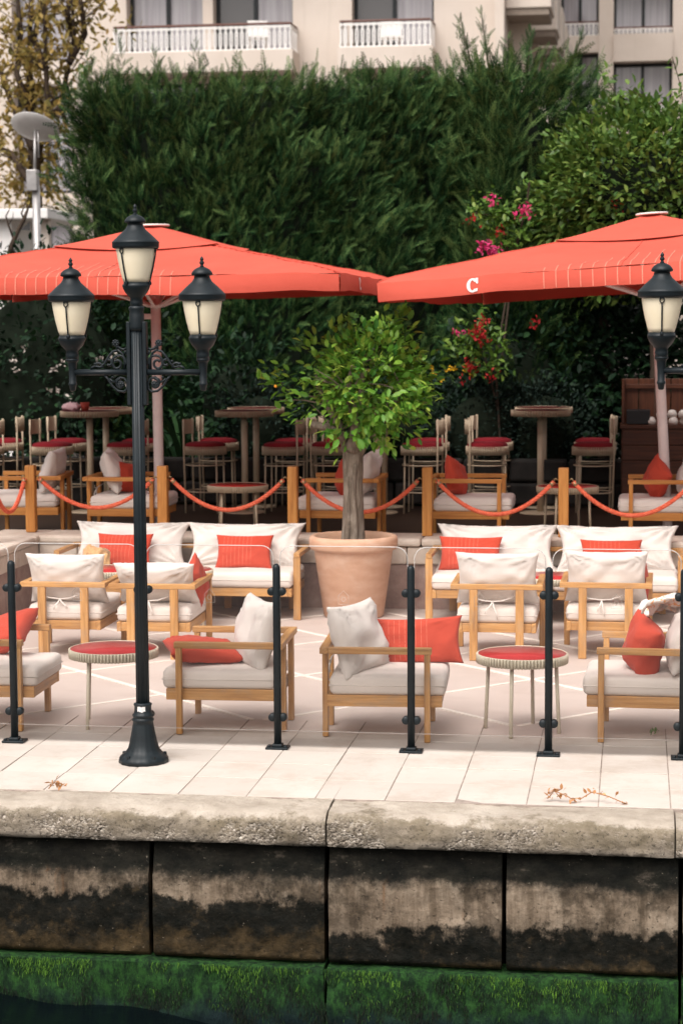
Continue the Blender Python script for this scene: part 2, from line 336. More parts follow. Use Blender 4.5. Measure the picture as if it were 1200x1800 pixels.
s = NT('dark_water', 0.06, 0.5); v = s.pos(); s.b.inputs['IOR'].default_value = 1.33
s.col((0.002, 0.004, 0.005)); s.bump(s.noise(s.mapv(v, (1.5, 3, 1)), 3.5, 5), 0.3, 0.03); M['water'] = s.m

# foliage
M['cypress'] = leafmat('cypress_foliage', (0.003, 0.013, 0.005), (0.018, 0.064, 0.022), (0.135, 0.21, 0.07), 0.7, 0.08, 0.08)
M['gapshade'] = plain('gap_shade_fill', (0.012, 0.017, 0.011), 0.95, 0.05, 0, 0.4, 6, 0.6, 12)  # near-black fill colour standing in for the shade between leaves
M['citrus'] = leafmat('citrus_leaf', (0.04, 0.145, 0.02), (0.155, 0.34, 0.042), (0.45, 0.56, 0.10), 0.42, 0.3, 0.3)
M['shrub'] = leafmat('shrub_leaf', (0.035, 0.085, 0.018), (0.10, 0.18, 0.035), (0.25, 0.32, 0.075), 0.42, 0.3, 0.3)
M['darkshrub'] = leafmat('dark_shrub_leaf', (0.006, 0.016, 0.009), (0.012, 0.032, 0.016), (0.03, 0.075, 0.026), 0.55, 0.15, 0.15)
M['rosemary'] = leafmat('greygreen_leaf', (0.010, 0.020, 0.017), (0.018, 0.032, 0.026), (0.036, 0.055, 0.042), 0.7, 0.1, 0.1)
M['vine'] = leafmat('vine_leaf', (0.05, 0.12, 0.02), (0.11, 0.21, 0.035), (0.24, 0.32, 0.06), 0.4, 0.35, 0.4)
M['autumn'] = leafmat('autumn_leaf', (0.17, 0.15, 0.05), (0.36, 0.26, 0.08), (0.52, 0.33, 0.12), 0.55, 0.35, 0.2)
M['bract'] = leafmat('pink_bract', (0.45, 0.015, 0.10), (0.70, 0.04, 0.20), (0.80, 0.12, 0.30), 0.6, 0.3, 0.2)
M['redbract'] = leafmat('red_bract', (0.20, 0.008, 0.010), (0.36, 0.014, 0.016), (0.48, 0.03, 0.03), 0.6, 0.3, 0.2)
M['yellowflower'] = leafmat('yellow_flower', (0.60, 0.30, 0.01), (0.75, 0.42, 0.015), (0.80, 0.55, 0.03), 0.6, 0.2, 0.2)
M['whiteflower'] = leafmat('white_flower', (0.45, 0.38, 0.36), (0.60, 0.50, 0.48), (0.7, 0.62, 0.6), 0.6, 0.2, 0.2)
M['fruit'] = plain('orange_fruit', (0.75, 0.30, 0.02), 0.45, 0.4)
M['dryweed'] = leafmat('dry_weed', (0.35, 0.16, 0.07), (0.55, 0.27, 0.13), (0.66, 0.38, 0.2), 0.8, 0.2, 0.1)
s = NT('painted_scarf', 0.9, 0.1); v = s.coord()
k = s.ramp(s.noise(v, 14, 3, dist=1.5), [(0.30, (0.25, 0.35, 0.42)), (0.40, (0.75, 0.68, 0.62)), (0.56, (0.80, 0.74, 0.68)), (0.64, (0.75, 0.33, 0.12)), (0.76, (0.80, 0.62, 0.50))])
s.col(k); s.bump(s.noise(v, 30, 3), 0.4, 0.006); M['scarf'] = s.m

# ------------------------------------------------------------------ mesh helpers
class MB:
    """collects shapes; build() links them as one mesh object"""
    def __init__(s): s.v = []; s.f = []; s.uv = []
    def add(s, vs, fs, uvs=None):
        o = len(s.v); s.v += [tuple(p) for p in vs]
        for i, f in enumerate(fs):
            s.f.append(tuple(o + k for k in f)); s.uv.append(uvs[i] if uvs else [(0, 0)] * len(f))
    def box(s, c, size, r=0.0, mat=None):
        hx, hy, hz = [q / 2 for q in size]; ax = max(range(3), key=lambda i: size[i]); o1 = random.random() * 9; o2 = random.random() * 9
        def uvf(p):
            oth = [p[i] for i in range(3) if i != ax]; return (p[ax] + o1, oth[0] + oth[1] * 1.3 + o2)
        r = min(r, hx * .9, hy * .9, hz * .9)
        h = (hx, hy, hz)
        if r <= 0:
            P = [(x * hx, y * hy, z * hz) for x in (-1, 1) for y in (-1, 1) for z in (-1, 1)]
            Fs = [(0, 1, 3, 2), (4, 6, 7, 5), (0, 4, 5, 1), (2, 3, 7, 6), (0, 2, 6, 4), (1, 5, 7, 3)]
        else:
            P = []; Fs = []; idx = {}
            def vid(p):
                k = tuple(round(q, 5) for q in p)
                if k not in idx: idx[k] = len(P); P.append(k)
                return idx[k]
            for a in range(3):
                b, c2 = (a + 1) % 3, (a + 2) % 3
                for sg in (-1, 1):
                    lb = [-h[b], -h[b] + r, h[b] - r, h[b]]; lc = [-h[c2], -h[c2] + r, h[c2] - r, h[c2]]
                    def pt(i, j):
                        p = [0, 0, 0]; p[a] = sg * h[a]; p[b] = lb[i]; p[c2] = lc[j]
                        q = [max(-(h[k] - r), min(h[k] - r, p[k])) for k in range(3)]
                        d = [p[k] - q[k] for k in range(3)]; L = math.sqrt(sum(e * e for e in d)) or 1
                        return tuple(q[k] + d[k] / L * r for k in range(3))
                    for i in range(3):
                        for j in range(3):
                            f = [vid(pt(i, j)), vid(pt(i + 1, j)), vid(pt(i + 1, j + 1)), vid(pt(i, j + 1))]
                            if sg < 0: f.reverse()
                            g = [f[0]] + [f[k] for k in range(1, 4) if f[k] != f[k - 1] and f[k] != f[0]]
                            if len(g) > 2: Fs.append(tuple(g))
        V = [Vector(p) for p in P]
        uvs = [[uvf(P[i]) for i in f] for f in Fs]
        if mat is not None: V = [mat @ p for p in V]
        c = Vector(c); s.add([c + p for p in V], Fs, uvs); return s
    def tube(s, pts, rad, seg=8, caps=True, close=False):
        pts = [Vector(p) for p in pts]; n = len(pts)
        rads = rad if isinstance(rad, (list, tuple)) else [rad] * n
        V = []; Fs = []; prev = None
        for i, p in enumerate(pts):
            a = pts[(i - 1) % n] if (i > 0 or close) else p; b = pts[(i + 1) % n] if (i < n - 1 or close) else p
            t = (b - a).normalized() if (b - a).length > 1e-9 else Vector((0, 0, 1))
            if prev is None:
                u = t.orthogonal().normalized()
            else:
                u = prev - t * prev.dot(t); u = u.normalized() if u.length > 1e-6 else t.orthogonal().normalized()
            prev = u; w_ = t.cross(u)
            for k in range(seg):
                an = 2 * PI * k / seg; V.append(p + (u * math.cos(an) + w_ * math.sin(an)) * rads[i])
        m_ = n if close else n - 1
        for i in range(m_):
            for k in range(seg):
                a = i * seg + k; b = i * seg + (k + 1) % seg; j = ((i + 1) % n) * seg
                Fs.append((a, b, j + (k + 1) % seg, j + k))
        if caps and not close:
            Fs.append(tuple(reversed(range(seg)))); Fs.append(tuple((n - 1) * seg + k for k in range(seg)))
        L = [0]
        for i in range(1, n): L.append(L[-1] + (pts[i] - pts[i - 1]).length)
        uvs = [[(L[min(q // seg, n - 1)], (q % seg) / seg) for q in f] for f in Fs]
        s.add(V, Fs, uvs); return s
    def lathe(s, prof, seg=24, c=(0, 0, 0), flute=0.0, nf=0, caps=True):
        c = Vector(c); V = []; Fs = []; n = len(prof)
        for (r, z) in prof:
            for k in range(seg):
                an = 2 * PI * k / seg; rr = r * (1 + flute * math.cos(nf * an)) if nf else r
                V.append(c + Vector((rr * math.cos(an), rr * math.sin(an), z)))
        for i in range(n - 1):
            for k in range(seg):
                Fs.append((i * seg + k, i * seg + (k + 1) % seg, (i + 1) * seg + (k + 1) % seg, (i + 1) * seg + k))
        if caps:
            if prof[0][0] > 1e-4: Fs.append(tuple(reversed(range(seg))))
            if prof[-1][0] > 1e-4: Fs.append(tuple((n - 1) * seg + k for k in range(seg)))
        s.add(V, Fs); return s
    def grid(s, fn, nu, nv, uvs=None):
        V = [fn(i / nu, j / nv) for i in range(nu + 1) for j in range(nv + 1)]
        Fs = [(i * (nv + 1) + j, (i + 1) * (nv + 1) + j, (i + 1) * (nv + 1) + j + 1, i * (nv + 1) + j + 1) for i in range(nu) for j in range(nv)]
        s.add(V, Fs); return s
    def mesh(s, name, smooth=False):
        me = bpy.data.meshes.new(name); me.from_pydata(s.v, [], s.f)
        ul = me.uv_layers.new(name='UVMap')
        ul.data.foreach_set('uv', [q for f in s.uv for p in f for q in p])
        if smooth: me.polygons.foreach_set('use_smooth', [True] * len(me.polygons))
        me.update(); return me
    def build(s, name, mat, parent=None, smooth=False, loc=None, sharp=None):
        me = s.mesh(name, smooth); return link(name, me, mat, parent, loc, sharp)


def link(name, me, mat, parent=None, loc=None, sharp=None):
    if not me.materials and mat is not None: me.materials.append(M[mat] if isinstance(mat, str) else mat)
    o = bpy.data.objects.new(name, me); COL.objects.link(o)
    if parent is not None: o.parent = parent
    if loc is not None: o.location = loc
    if sharp:
        me.set_sharp_from_angle(angle=R(sharp))
    return o


def tag(o, label=None, cat=None, group=None, kind=None):
    if label: o['label'] = label
    if cat: o['category'] = cat
    if group: o['group'] = group
    if kind: o['kind'] = kind
    return o


def thing(name, label, cat, loc=(0, 0, 0), rz=0.0, group=None):
    o = bpy.data.objects.new(name, None); COL.objects.link(o); o.empty_display_size = 0.1
    o.location = loc; o.rotation_euler = (0, 0, rz); return tag(o, label, cat, group)


def fbm(p, oct=4, sc=1.0):
    return mnoise.fractal(Vector(p) * sc, 1.0, 2.0, oct)


def bigmesh(name, V, F_, mat, tint=None, parent=None, smooth=False):
    """numpy vertices (n,3), faces (m,k) -> mesh object with a per-vertex 'tint'"""
    V = np.asarray(V, np.float32); F_ = np.asarray(F_, np.int32); k = F_.shape[1]
    me = bpy.data.meshes.new(name); me.vertices.add(len(V)); me.vertices.foreach_set('co', V.ravel())
    me.loops.add(F_.size); me.loops.foreach_set('vertex_index', F_.ravel())
    me.polygons.add(len(F_)); me.polygons.foreach_set('loop_start', np.arange(len(F_), dtype=np.int32) * k)
    if smooth: me.polygons.foreach_set('use_smooth', np.ones(len(F_), bool))
    me.update(calc_edges=True)
    if tint is not None:
        a = me.attributes.new('tint', 'FLOAT', 'POINT'); a.data.foreach_set('value', np.asarray(tint, np.float32))
    return link(name, me, mat, parent)


def frames(dirs, norms):
    """rotation matrices whose X is dirs, Z near norms"""
    d = dirs / np.linalg.norm(dirs, axis=1, keepdims=True)
    y = np.cross(norms, d); y /= np.maximum(np.linalg.norm(y, axis=1, keepdims=True), 1e-6)
    z = np.cross(d, y); return np.stack([d, y, z], axis=2)


def scatter(TV, TF, pos, rot, sc, tint, tjit=0.0, tv=None):
    n, k = len(pos), len(TV)
    V = np.einsum('nij,kj->nki', rot, TV) * sc[:, None, None] + pos[:, None, :]
    F_ = (TF[None] + (np.arange(n) * k)[:, None, None]).reshape(-1, TF.shape[1])
    t_ = np.repeat(tint, k)
    if tjit: t_ = np.clip(t_ + np.tile(np.linspace(-tjit, tjit, k), n), 0, 1)
    if tv is not None: t_ = np.clip(t_ + np.tile(tv, n), 0, 1)
    return V.reshape(-1, 3), F_, t_


LEAF_V = np.array([(0, 0, 0), (.28, .21, .06), (.28, -.21, .06), (.62, .22, .05), (.62, -.22, .05), (1, 0, -.06), (.3, 0, -.01), (.64, 0, -.02)], float)
LEAF_F = np.array([(0, 6, 1, 1), (0, 2, 6, 6), (1, 6, 7, 3), (6, 2, 4, 7), (3, 7, 5, 5), (7, 4, 5, 5)])
LEAF_T = np.array([(0, 6, 1), (0, 2, 6), (1, 6, 7), (1, 7, 3), (6, 2, 4), (6, 4, 7), (3, 7, 5), (7, 4, 5)])


def leaf_cloud(pos, out, size, parent, mat, name='foliage', nparts=0, part='leaf', droop=0.3, tint_fn=None, base=None):
    """leaves at pos, pointing roughly along out; the nparts nearest the quay are separate objects"""
    n = len(pos)
    d = out + rng.normal(0, 0.55, (n, 3)); d[:, 2] -= droop * rng.random(n)
    nm = np.tile((0, 0, 1.0), (n, 1)) + out * 0.6 + rng.normal(0, 0.45, (n, 3))
    rot = frames(d, nm); sc = size * rng.uniform(0.6, 1.25, n)
    tt = np.clip(rng.normal(0.45, 0.22, n), 0, 1) if tint_fn is None else tint_fn(pos)
    order = np.argsort(pos @ np.array([-0.146, 0.989, -0.25]))
    if base is not None: pos = pos - np.array(base)
    near, rest = order[:nparts], order[nparts:]
    V, F_, t_ = scatter(LEAF_V, LEAF_T, pos[rest], rot[rest], sc[rest], tt[rest], 0.04)
    fo = bigmesh(name, V, F_, mat, t_, parent, True)
    if parent is not None: tag(fo, kind='stuff')
    if nparts:
        pal = []
        for q in range(8):
            me = bpy.data.meshes.new(part); me.from_pydata(LEAF_V.tolist(), [], LEAF_T.tolist())
            a = me.attributes.new('tint', 'FLOAT', 'POINT'); a.data.foreach_set('value', [q / 7.0] * len(LEAF_V))
            me.polygons.foreach_set('use_smooth', [True] * len(LEAF_T)); me.materials.append(M[mat]); pal.append(me)
        for i in near:
            o = bpy.data.objects.new(part, pal[min(7, int(tt[i] * 8))]); COL.objects.link(o); o.parent = parent
            mm = Matrix([list(rot[i][r_] * sc[i]) + [pos[i][r_]] for r_ in range(3)] + [[0, 0, 0, 1]])
            o.matrix_basis = mm
    return fo


def pillow_mesh(wd, ht, th, seed=0, n=22, pinch=0.10, slump=0.0, wr=0.012):
    b = MB()
    def side(sg):
        def fn(u, v_):
            a, c = u * 2 - 1, v_ * 2 - 1
            # ease so that rows crowd at the rim
            a = math.sin(a * PI / 2) * 0.55 + a * 0.45; c = math.sin(c * PI / 2) * 0.55 + c * 0.45
            x = wd / 2 * a * (1 - pinch * (1 - c * c) * abs(a) ** 2)
            y = ht / 2 * c * (1 - pinch * (1 - a * a) * abs(c) ** 2)
            t_ = max(0.0, (1 - a * a) * (1 - c * c)) ** 0.42
            t_ *= 1 + 0.25 * fbm((a * 1.2 + seed * 3.1, c * 1.2, seed), 2)
            ang = math.atan2(abs(c) - 1.0, abs(a) - 1.0)
            crn = math.exp(-((1 - abs(a)) ** 2 + (1 - abs(c)) ** 2) * 2.2)
            wr_ = wr * (math.sin(ang * 17 + seed + a * 2) * crn * 1.1 + fbm((a * 3 + seed, c * 2.2, seed * 1.7 + sg), 3) * 1.0) * min(1, t_ * 1.6)
            z = sg * (th / 2 * t_ + wr_)
            y -= slump * (1 - c) * 0.0
            return (x, y, z)
        return fn
    b.grid(side(1), n, n)
    f1 = len(b.f)
    b.grid(side(-1), n, n)
    for i in range(f1, len(b.f)): b.f[i] = tuple(reversed(b.f[i]))
    me = b.mesh('pillow', True)
    bm = bmesh.new(); bm.from_mesh(me); bmesh.ops.remove_doubles(bm, verts=bm.verts, dist=0.0006); bm.to_mesh(me); bm.free()
    me.polygons.foreach_set('use_smooth', [True] * len(me.polygons))
    return me


def cushion_mesh(sx, sy, sz, r=0.035, dome=0.012, n=14, seed=0):
    b = MB(); h = (sx / 2, sy / 2, sz / 2)
    def axis(hh):
        k = [-hh, -hh + r * .15, -hh + r * .5, -hh + r]
        m_ = [(-hh + r) + (2 * hh - 2 * r) * i / n for i in range(1, n)] if hh > r * 2.5 else []
        return k + m_ + [-q for q in reversed(k)]
    for a in range(3):
        b2, c2 = (a + 1) % 3, (a + 2) % 3; lb, lc = axis(h[b2]), axis(h[c2])
        for sg in (-1, 1):
            def fn(u, v_):
                i, j = round(u * (len(lb) - 1)), round(v_ * (len(lc) - 1))
                p = [0, 0, 0]; p[a] = sg * h[a]; p[b2] = lb[i]; p[c2] = lc[j]
                q = [max(-(h[k] - r), min(h[k] - r, p[k])) for k in range(3)]
                d = [p[k] - q[k] for k in range(3)]; L = math.sqrt(sum(e * e for e in d)) or 1
                o = [q[k] + d[k] / L * r for k in range(3)]
                e = (1 - (o[0] / h[0]) ** 2) * (1 - (o[1] / h[1]) ** 2)
                if o[2] > 0: o[2] += dome * e
                nz = fbm((o[0] * 5 + seed, o[1] * 5, o[2] * 6 + seed), 3) * 0.006
                e2 = (1 - (o[2] / h[2]) ** 2); bulge = 0.010 * max(0, e2)
                o[0] *= 1 + bulge / h[0]; o[1] *= 1 + bulge / h[1]; o[2] += nz if o[2] > 0 else 0
                return tuple(o)
            f1 = len(b.f); b.grid(fn, len(lb) - 1, len(lc) - 1)
            if sg < 0:
                for i in range(f1, len(b.f)): b.f[i] = tuple(reversed(b.f[i]))
    me = b.mesh('cushion', True)
    bm = bmesh.new(); bm.from_mesh(me); bmesh.ops.remove_doubles(bm, verts=bm.verts, dist=0.0004); bm.to_mesh(me); bm.free()
    me.polygons.foreach_set('use_smooth', [True] * len(me.polygons))
    return me


# ------------------------------------------------------------------ the setting
WALL_Y = 17.12         # face of the low stone wall behind the terrace
FENCE_Y = 11.42
DECK_Z, COP_Z = 0.53, 0.62
WX = -5.27             # inner face of the side wall on the left
QY = 9.955             # quay face

def sheet(name, x0, x1, y0, y1, z, mat, th=0.3):
    b = MB(); b.box(((x0 + x1) / 2, (y0 + y1) / 2, z - th / 2), (x1 - x0, y1 - y0, th)); o = b.build(name, mat); return tag(o, kind='structure')

sheet('ground', -220, 220, 24.2, 400, 0.45, 'ground', 1.5)

# water with a slow swell running along the wall
b = MB()
def wfn(u, v_):
    x = -14 + 24 * u; y = -60 + 70.2 * (v_ ** 0.25)
    z = -1.075 - 0.075 * math.tanh((x + 2.75) * 1.3) + 0.018 * math.sin(x * 6.1 + y * 3.0) + 0.012 * fbm((x * 2.2, y * 2.2, 0), 3)
    return (x, y, z)
b.grid(wfn, 160, 60); tag(b.build('water', 'water', None, True), kind='structure')

# quay wall: blocks, weathered coping, algae ledge
qw = thing('quay_wall', 'weathered concrete quay wall above dark water, green algae on its foot', 'quay wall')
jx = [Yp(x_, 1600, QY).x for x_ in (265, 573, 885, 1195)]
sp = (jx[3] - jx[0]) / 3
edges = [jx[0] - 2 * sp, jx[0] - sp] + jx + [jx[3] + sp, jx[3] + 2 * sp]
Z1, Z2, Z3 = -0.20, -0.355, -0.795
Z1 = Yp(573, 1488, QY - 0.02).z; Z2 = Yp(573, 1546, QY).z; Z3 = Yp(573, 1693, QY).z
def rough_panel(x0, x1, prof, nx, amp, freq, seed, mat, name, parent, yb=10.6, edge=0.006):
    """prof: list of (y,z) down the face; gives a lumpy sheet closed at the back"""
    b = MB(); n = len(prof)
    def fn(u, v_):
        i = round(v_ * (n - 1)); x = x0 + (x1 - x0) * u; y, z = prof[i]
        if z > -9:
            k = amp * (fbm((x * freq, z * freq * 1.3 + seed, y * freq), 5) + 0.35 * fbm((x * freq * 5, z * freq * 5, seed + y * freq * 5), 3))
            e = min(u, 1 - u) * (x1 - x0)
            y -= k; z += k * 0.5 * (1 if i else 0)
            if e < 0.02: y += edge * (1 - e / 0.02) ** 2
        return (x, y, z)
    b.grid(fn, nx, n - 1)
    # ends and back so that it has thickness
    for u in (0.0, 1.0):
        P = [fn(u, i / (n - 1)) for i in range(n)]; V = P + [(p[0], yb, p[2]) for p in P]
        b.add(V, [(i, i + 1, n + i + 1, n + i) if u else (i, n + i, n + i + 1, i + 1) for i in range(n - 1)])
    return b.build(name, mat, parent, True, sharp=50)

def lerp_prof(pts, step):
    out = []
    for (a, c) in zip(pts[:-1], pts[1:]):
        L = math.dist(a, c); k = max(1, int(L / step))
        out += [(a[0] + (c[0] - a[0]) * i / k, a[1] + (c[1] - a[1]) * i / k) for i in range(k)]
    return out + [pts[-1]]

for i in range(len(edges) - 1):
    x0, x1 = edges[i] + 0.012, edges[i + 1] - 0.012
    hid = 3 if -4.2 < (x0 + x1) / 2 < 1.0 else 1
    pr = lerp_prof([(QY + 0.055, Z1 + 0.02), (QY + 0.045, Z1 - 0.03), (QY + 0.02, Z2 + 0.03), (QY + 0.012, Z2 + 0.004), (QY, Z2 - 0.012), (QY - 0.002, (Z2 + Z3) / 2), (QY + 0.0, Z3 + 0.02), (QY + 0.02, Z3)], 0.014 * (1 if hid == 3 else 3))
    rough_panel(x0, x1, pr, 70 if hid == 3 else 20, 0.011, 4.0, i * 7.3, 'quaypanel', 'wall_block', qw)
# lip: three lengths, with a broken step where they meet
cuts = [-6.2, jx[1] + 0.006, jx[3] - 0.03, 1.8]
for i in range(3):
    x0, x1 = cuts[i] + 0.004, cuts[i + 1] - 0.004
    dz = (0.0, -0.004, -0.010)[i]
    pr = lerp_prof([(10.24, -0.003 + dz), (10.10, -0.004 + dz), (10.01, -0.012 + dz), (9.965, -0.028 + dz), (9.935, -0.055 + dz), (9.925, -0.10), (9.925, Z1 + 0.02), (9.935, Z1), (9.975, Z1 - 0.012), (QY + 0.06, Z1 - 0.004)], 0.012)
    rough_panel(x0, x1, pr, int((x1 - x0) / 0.014), 0.024, 2.7, 40 + i * 5.1, 'quaylip', 'coping', qw, 10.5)
# ledge under the blocks
pr = lerp_prof([(10.10, Z3 - 0.012), (QY - 0.03, Z3 - 0.014), (QY - 0.044, Z3 - 0.024), (QY - 0.05, -1.0), (QY - 0.06, -1.6)], 0.03)
for i in range(len(edges) // 2):
    x0, x1 = edges[2 * i + 1 - 0] - (sp if i == 0 else 0) + 0.008, edges[min(2 * i + 3, len(edges) - 1)] - 0.008
    if x1 - x0 > 0.1: rough_panel(x0, x1, pr, 90, 0.022, 5.0, 90 + i, 'ledge', 'ledge_block', qw)
# algae: thousands of short wet blades hanging from the ledge
n = 60000
ax = rng.uniform(-4.4, 0.9, n); az = Z3 - 0.014 - 0.42 * rng.random(n) ** 1.25
keep = np.array([fbm((a * 2.6, z_ * 3.0, 3.3), 3) + .6 * fbm((a * 14, z_ * 9, 1.0), 2) for a, z_ in zip(ax, az)]) > -0.12
ax, az = ax[keep], az[keep]; n = len(ax)
apos = np.stack([ax, np.full(n, QY - 0.052) + 0.012 * rng.random(n), az], 1)
BLV = np.array([(0, .05, 0), (0, -.05, 0), (.4, .06, .04), (.4, -.06, .04), (.75, .04, .05), (.75, -.04, .05), (1, 0, .04)], float)
BLF = np.array([(0, 1, 3), (0, 3, 2), (2, 3, 5), (2, 5, 4), (4, 5, 6)])
ad = np.stack([rng.normal(0, .3, n), rng.normal(-.12, .15, n), -np.ones(n)], 1)
an = np.stack([rng.normal(0, .3, n), -np.ones(n), rng.normal(0.2, .2, n)], 1)
clump = np.array([.55 * fbm((a * 11.0, z_ * 5.0, 9.0), 3) + .45 * fbm((a * 2.6, z_ * 2.0, 4.0), 2) for a, z_ in zip(ax, az)])
brt = np.clip(0.52 + 0.5 * clump + rng.normal(0, .24, n) - np.clip((Z3 - 0.03 - az) * 2.3, 0, .6), 0, 1)
V, F_, t_ = scatter(BLV, BLF, apos, frames(ad, an), rng.uniform(.007, .032, n), brt)
tag(bigmesh('algae', V, F_, 'algae', t_, qw, True), kind='stuff')

# pavement slabs, each one a stone
tag(MB().box((-2, 11.1, -0.0555), (14, 1.74, 0.10)).build('pavement', 'joint'), kind='structure')
pv = bpy.data.objects['pavement']
XJ, SL = -0.174, 0.372
rows = [10.243, 10.652, 11.023, 11.352, 11.72, 11.915]
slabmesh = {}
for ri in range(len(rows) - 1):
    y0, y1 = rows[ri], rows[ri + 1]
    if ri not in slabmesh:
        slabmesh[ri] = MB().box((0, 0, -0.022), (SL - 0.006, (y1 - y0) - 0.0045, 0.04), 0.002).mesh('slab')
    for k in range(-13, 5):
        o = link('slab', slabmesh[ri], 'paving', pv, (XJ + SL * (k + 0.5), (y0 + y1) / 2, random.uniform(-0.003, 0.003)))
        o.rotation_euler = (random.gauss(0, .002), random.gauss(0, .002), random.gauss(0, .0015))
# terrace floor with a white diamond inlay
sheet('terrace_floor', -9, 5, 11.918, 17.4, -0.002, 'terrace', 0.2)
tf = bpy.data.objects['terrace_floor']
def stripe(p, q, wd=0.036):
    p, q = Vector((*p, 0.0)), Vector((*q, 0.0)); d = (q - p).normalized(); nrm = Vector((-d.y, d.x, 0)) * wd / 2
    b = MB(); V = [p - nrm, p + nrm, q + nrm, q - nrm]; V = [Vector((a.x, a.y, 0.002)) for a in V] + [Vector((a.x, a.y, -0.01)) for a in V]
    b.add(V, [(3, 2, 1, 0), (0, 1, 5, 4), (1, 2, 6, 5), (2, 3, 7, 6), (3, 0, 4, 7)]); return b.build('inlay_strip', 'stripe', tf)
YA, YB = 12.24, 16.9
for k in range(-3, 6):
    c1 = 12.95 + 1.6 * k        # y - x = c1
    x0, x1 = YA - c1, YB - c1; x0, x1 = max(x0, WX + .1), min(x1, 2.5)
    if x1 > x0: stripe((x0, x0 + c1), (x1, x1 + c1))
    c2 = 9.85 + 1.65 * k        # x + y = c2, lies 1 mm above the others
    x0, x1 = c2 - YB, c2 - YA; x0, x1 = max(x0, WX + .1), min(x1, 2.5)
    if x1 > x0:
        o = stripe((x0, c2 - x0), (x1, c2 - x1)); o.location.z = 0.0015
# hairline joints in the terrace edge
for k in range(-12, 5):
    b = MB(); b.box((XJ + SL * k, 12.08, 0.0005), (0.005, 0.31, 0.004)); o = b.build('joint', 'joint', tf)

# low stone wall behind and at the left, with stone coping
def low_wall(name, label, p, q, into, n):
    """into: unit vector from the face into the wall"""
    t_ = thing(name, label, 'wall'); p, q, iv = Vector(p), Vector(q), Vector(into); L = (q - p).length; d = (q - p).normalized()
    rotm = Matrix((d, iv, Vector((0, 0, 1)))).transposed()
    c = (p + q) / 2
    MB().box(c + iv * 0.20 + Vector((0, 0, 0.19)), (L, 0.34, 0.40), 0.004, rotm).build('wall_face', 'wallstone', t_)
    x = 0.0; i = 0
    while x < L - 0.05:                                   # split-faced course
        ln = min(random.uniform(.32, .55), L - x)
        MB().box(p + d * (x + ln / 2) + iv * (0.19 + random.uniform(-.006, .006)) + Vector((0, 0, 0.47)), (ln - 0.008, 0.37, 0.15), 0.012, rotm).build('course_stone', 'coping', t_); x += ln
    x = 0.0
    while x < L - 0.05:
        ln = min(random.uniform(.75, .95), L - x)
        MB().box(p + d * (x + ln / 2) + iv * 0.225 + Vector((0, 0, 0.585 + random.uniform(-.002, .002))), (ln - 0.006, 0.50, 0.07), 0.022, rotm).build('coping_stone', 'coping', t_); x += ln
    return t_
low_wall('stone_wall', 'low pinkish stone wall with pale coping behind the two sofas', (WX + 0.002, WALL_Y, 0), (4.5, WALL_Y, 0), (0, 1, 0), 12)
low_wall('stone_wall', 'low stone side wall with pale coping running toward the quay', (WX - 0.0, 11.95, 0), (WX - 0.0, WALL_Y + 0.47, 0), (-1, 0, 0), 8)

# raised timber deck
dk = MB(); y = WALL_Y + 0.46; i = 0
while y < 24.2:
    dk.box((0.2 + (i % 3) * .01, y + 0.057, DECK_Z - 0.02), (22, 0.112, 0.04), 0.003); y += 0.116; i += 1
tag(dk.build('deck', 'deckwood'), kind='structure')
dk = MB(); y = 11.95
while y < WALL_Y + 0.46 - 0.116:
    dk.box((-8.06, y + 0.057, DECK_Z - 0.02), (4.58, 0.112, 0.04), 0.003); y += 0.116
tag(dk.build('side_deck', 'deckwood'), kind='structure')
sheet('deck_base', -10.5, 11.3, WALL_Y + 0.48, 24.3, DECK_Z - 0.045, 'ground', 0.4)
sheet('side_deck_base', -10.5, WX - 0.48, 11.95, WALL_Y + 0.46, DECK_Z - 0.045, 'ground', 0.4)

# ------------------------------------------------------------------ furniture
CACHE = {}
def cached(key, fn):
    if key not in CACHE: CACHE[key] = fn()
    return CACHE[key]

def part(name, me, mat, parent, rot=None, loc=None):
    if not me.materials: me.materials.append(M[mat])
    if me.materials[0] != M[mat]:
        k = (me.name, mat)
        if k not in CACHE: CACHE[k] = me.copy(); CACHE[k].materials.clear(); CACHE[k].materials.append(M[mat])
        me = CACHE[k]
    o = bpy.data.objects.new(name, me); COL.objects.link(o); o.parent = parent
    if loc is not None: o.location = loc
    if rot is not None: o.rotation_euler = rot
    return o

AH, AT = 0.57, 0.038     # arm height and thickness
def bxm(c, size, r=0.004): return MB().box(c, size, r).mesh('bar')

def tie_mesh(seed):
    rs = random.Random(seed); b = MB()
    for k in range(2):
        dx = rs.uniform(.01, .05) * (1 if k else -1); L = rs.uniform(.07, .15)
        b.tube([(0, 0, 0), (dx * .3, .012, -L * .3), (dx, .016, -L * .7), (dx * 1.2, .01, -L)], [.005, .006, .006, .004], 5)
    b.tube([(-.16, -.02, .035), (-.07, .004, .006), (0, .006, .0), (.08, .004, .008), (.17, -.02, .03)], .0045, 5)
    return b.mesh('tie', True)

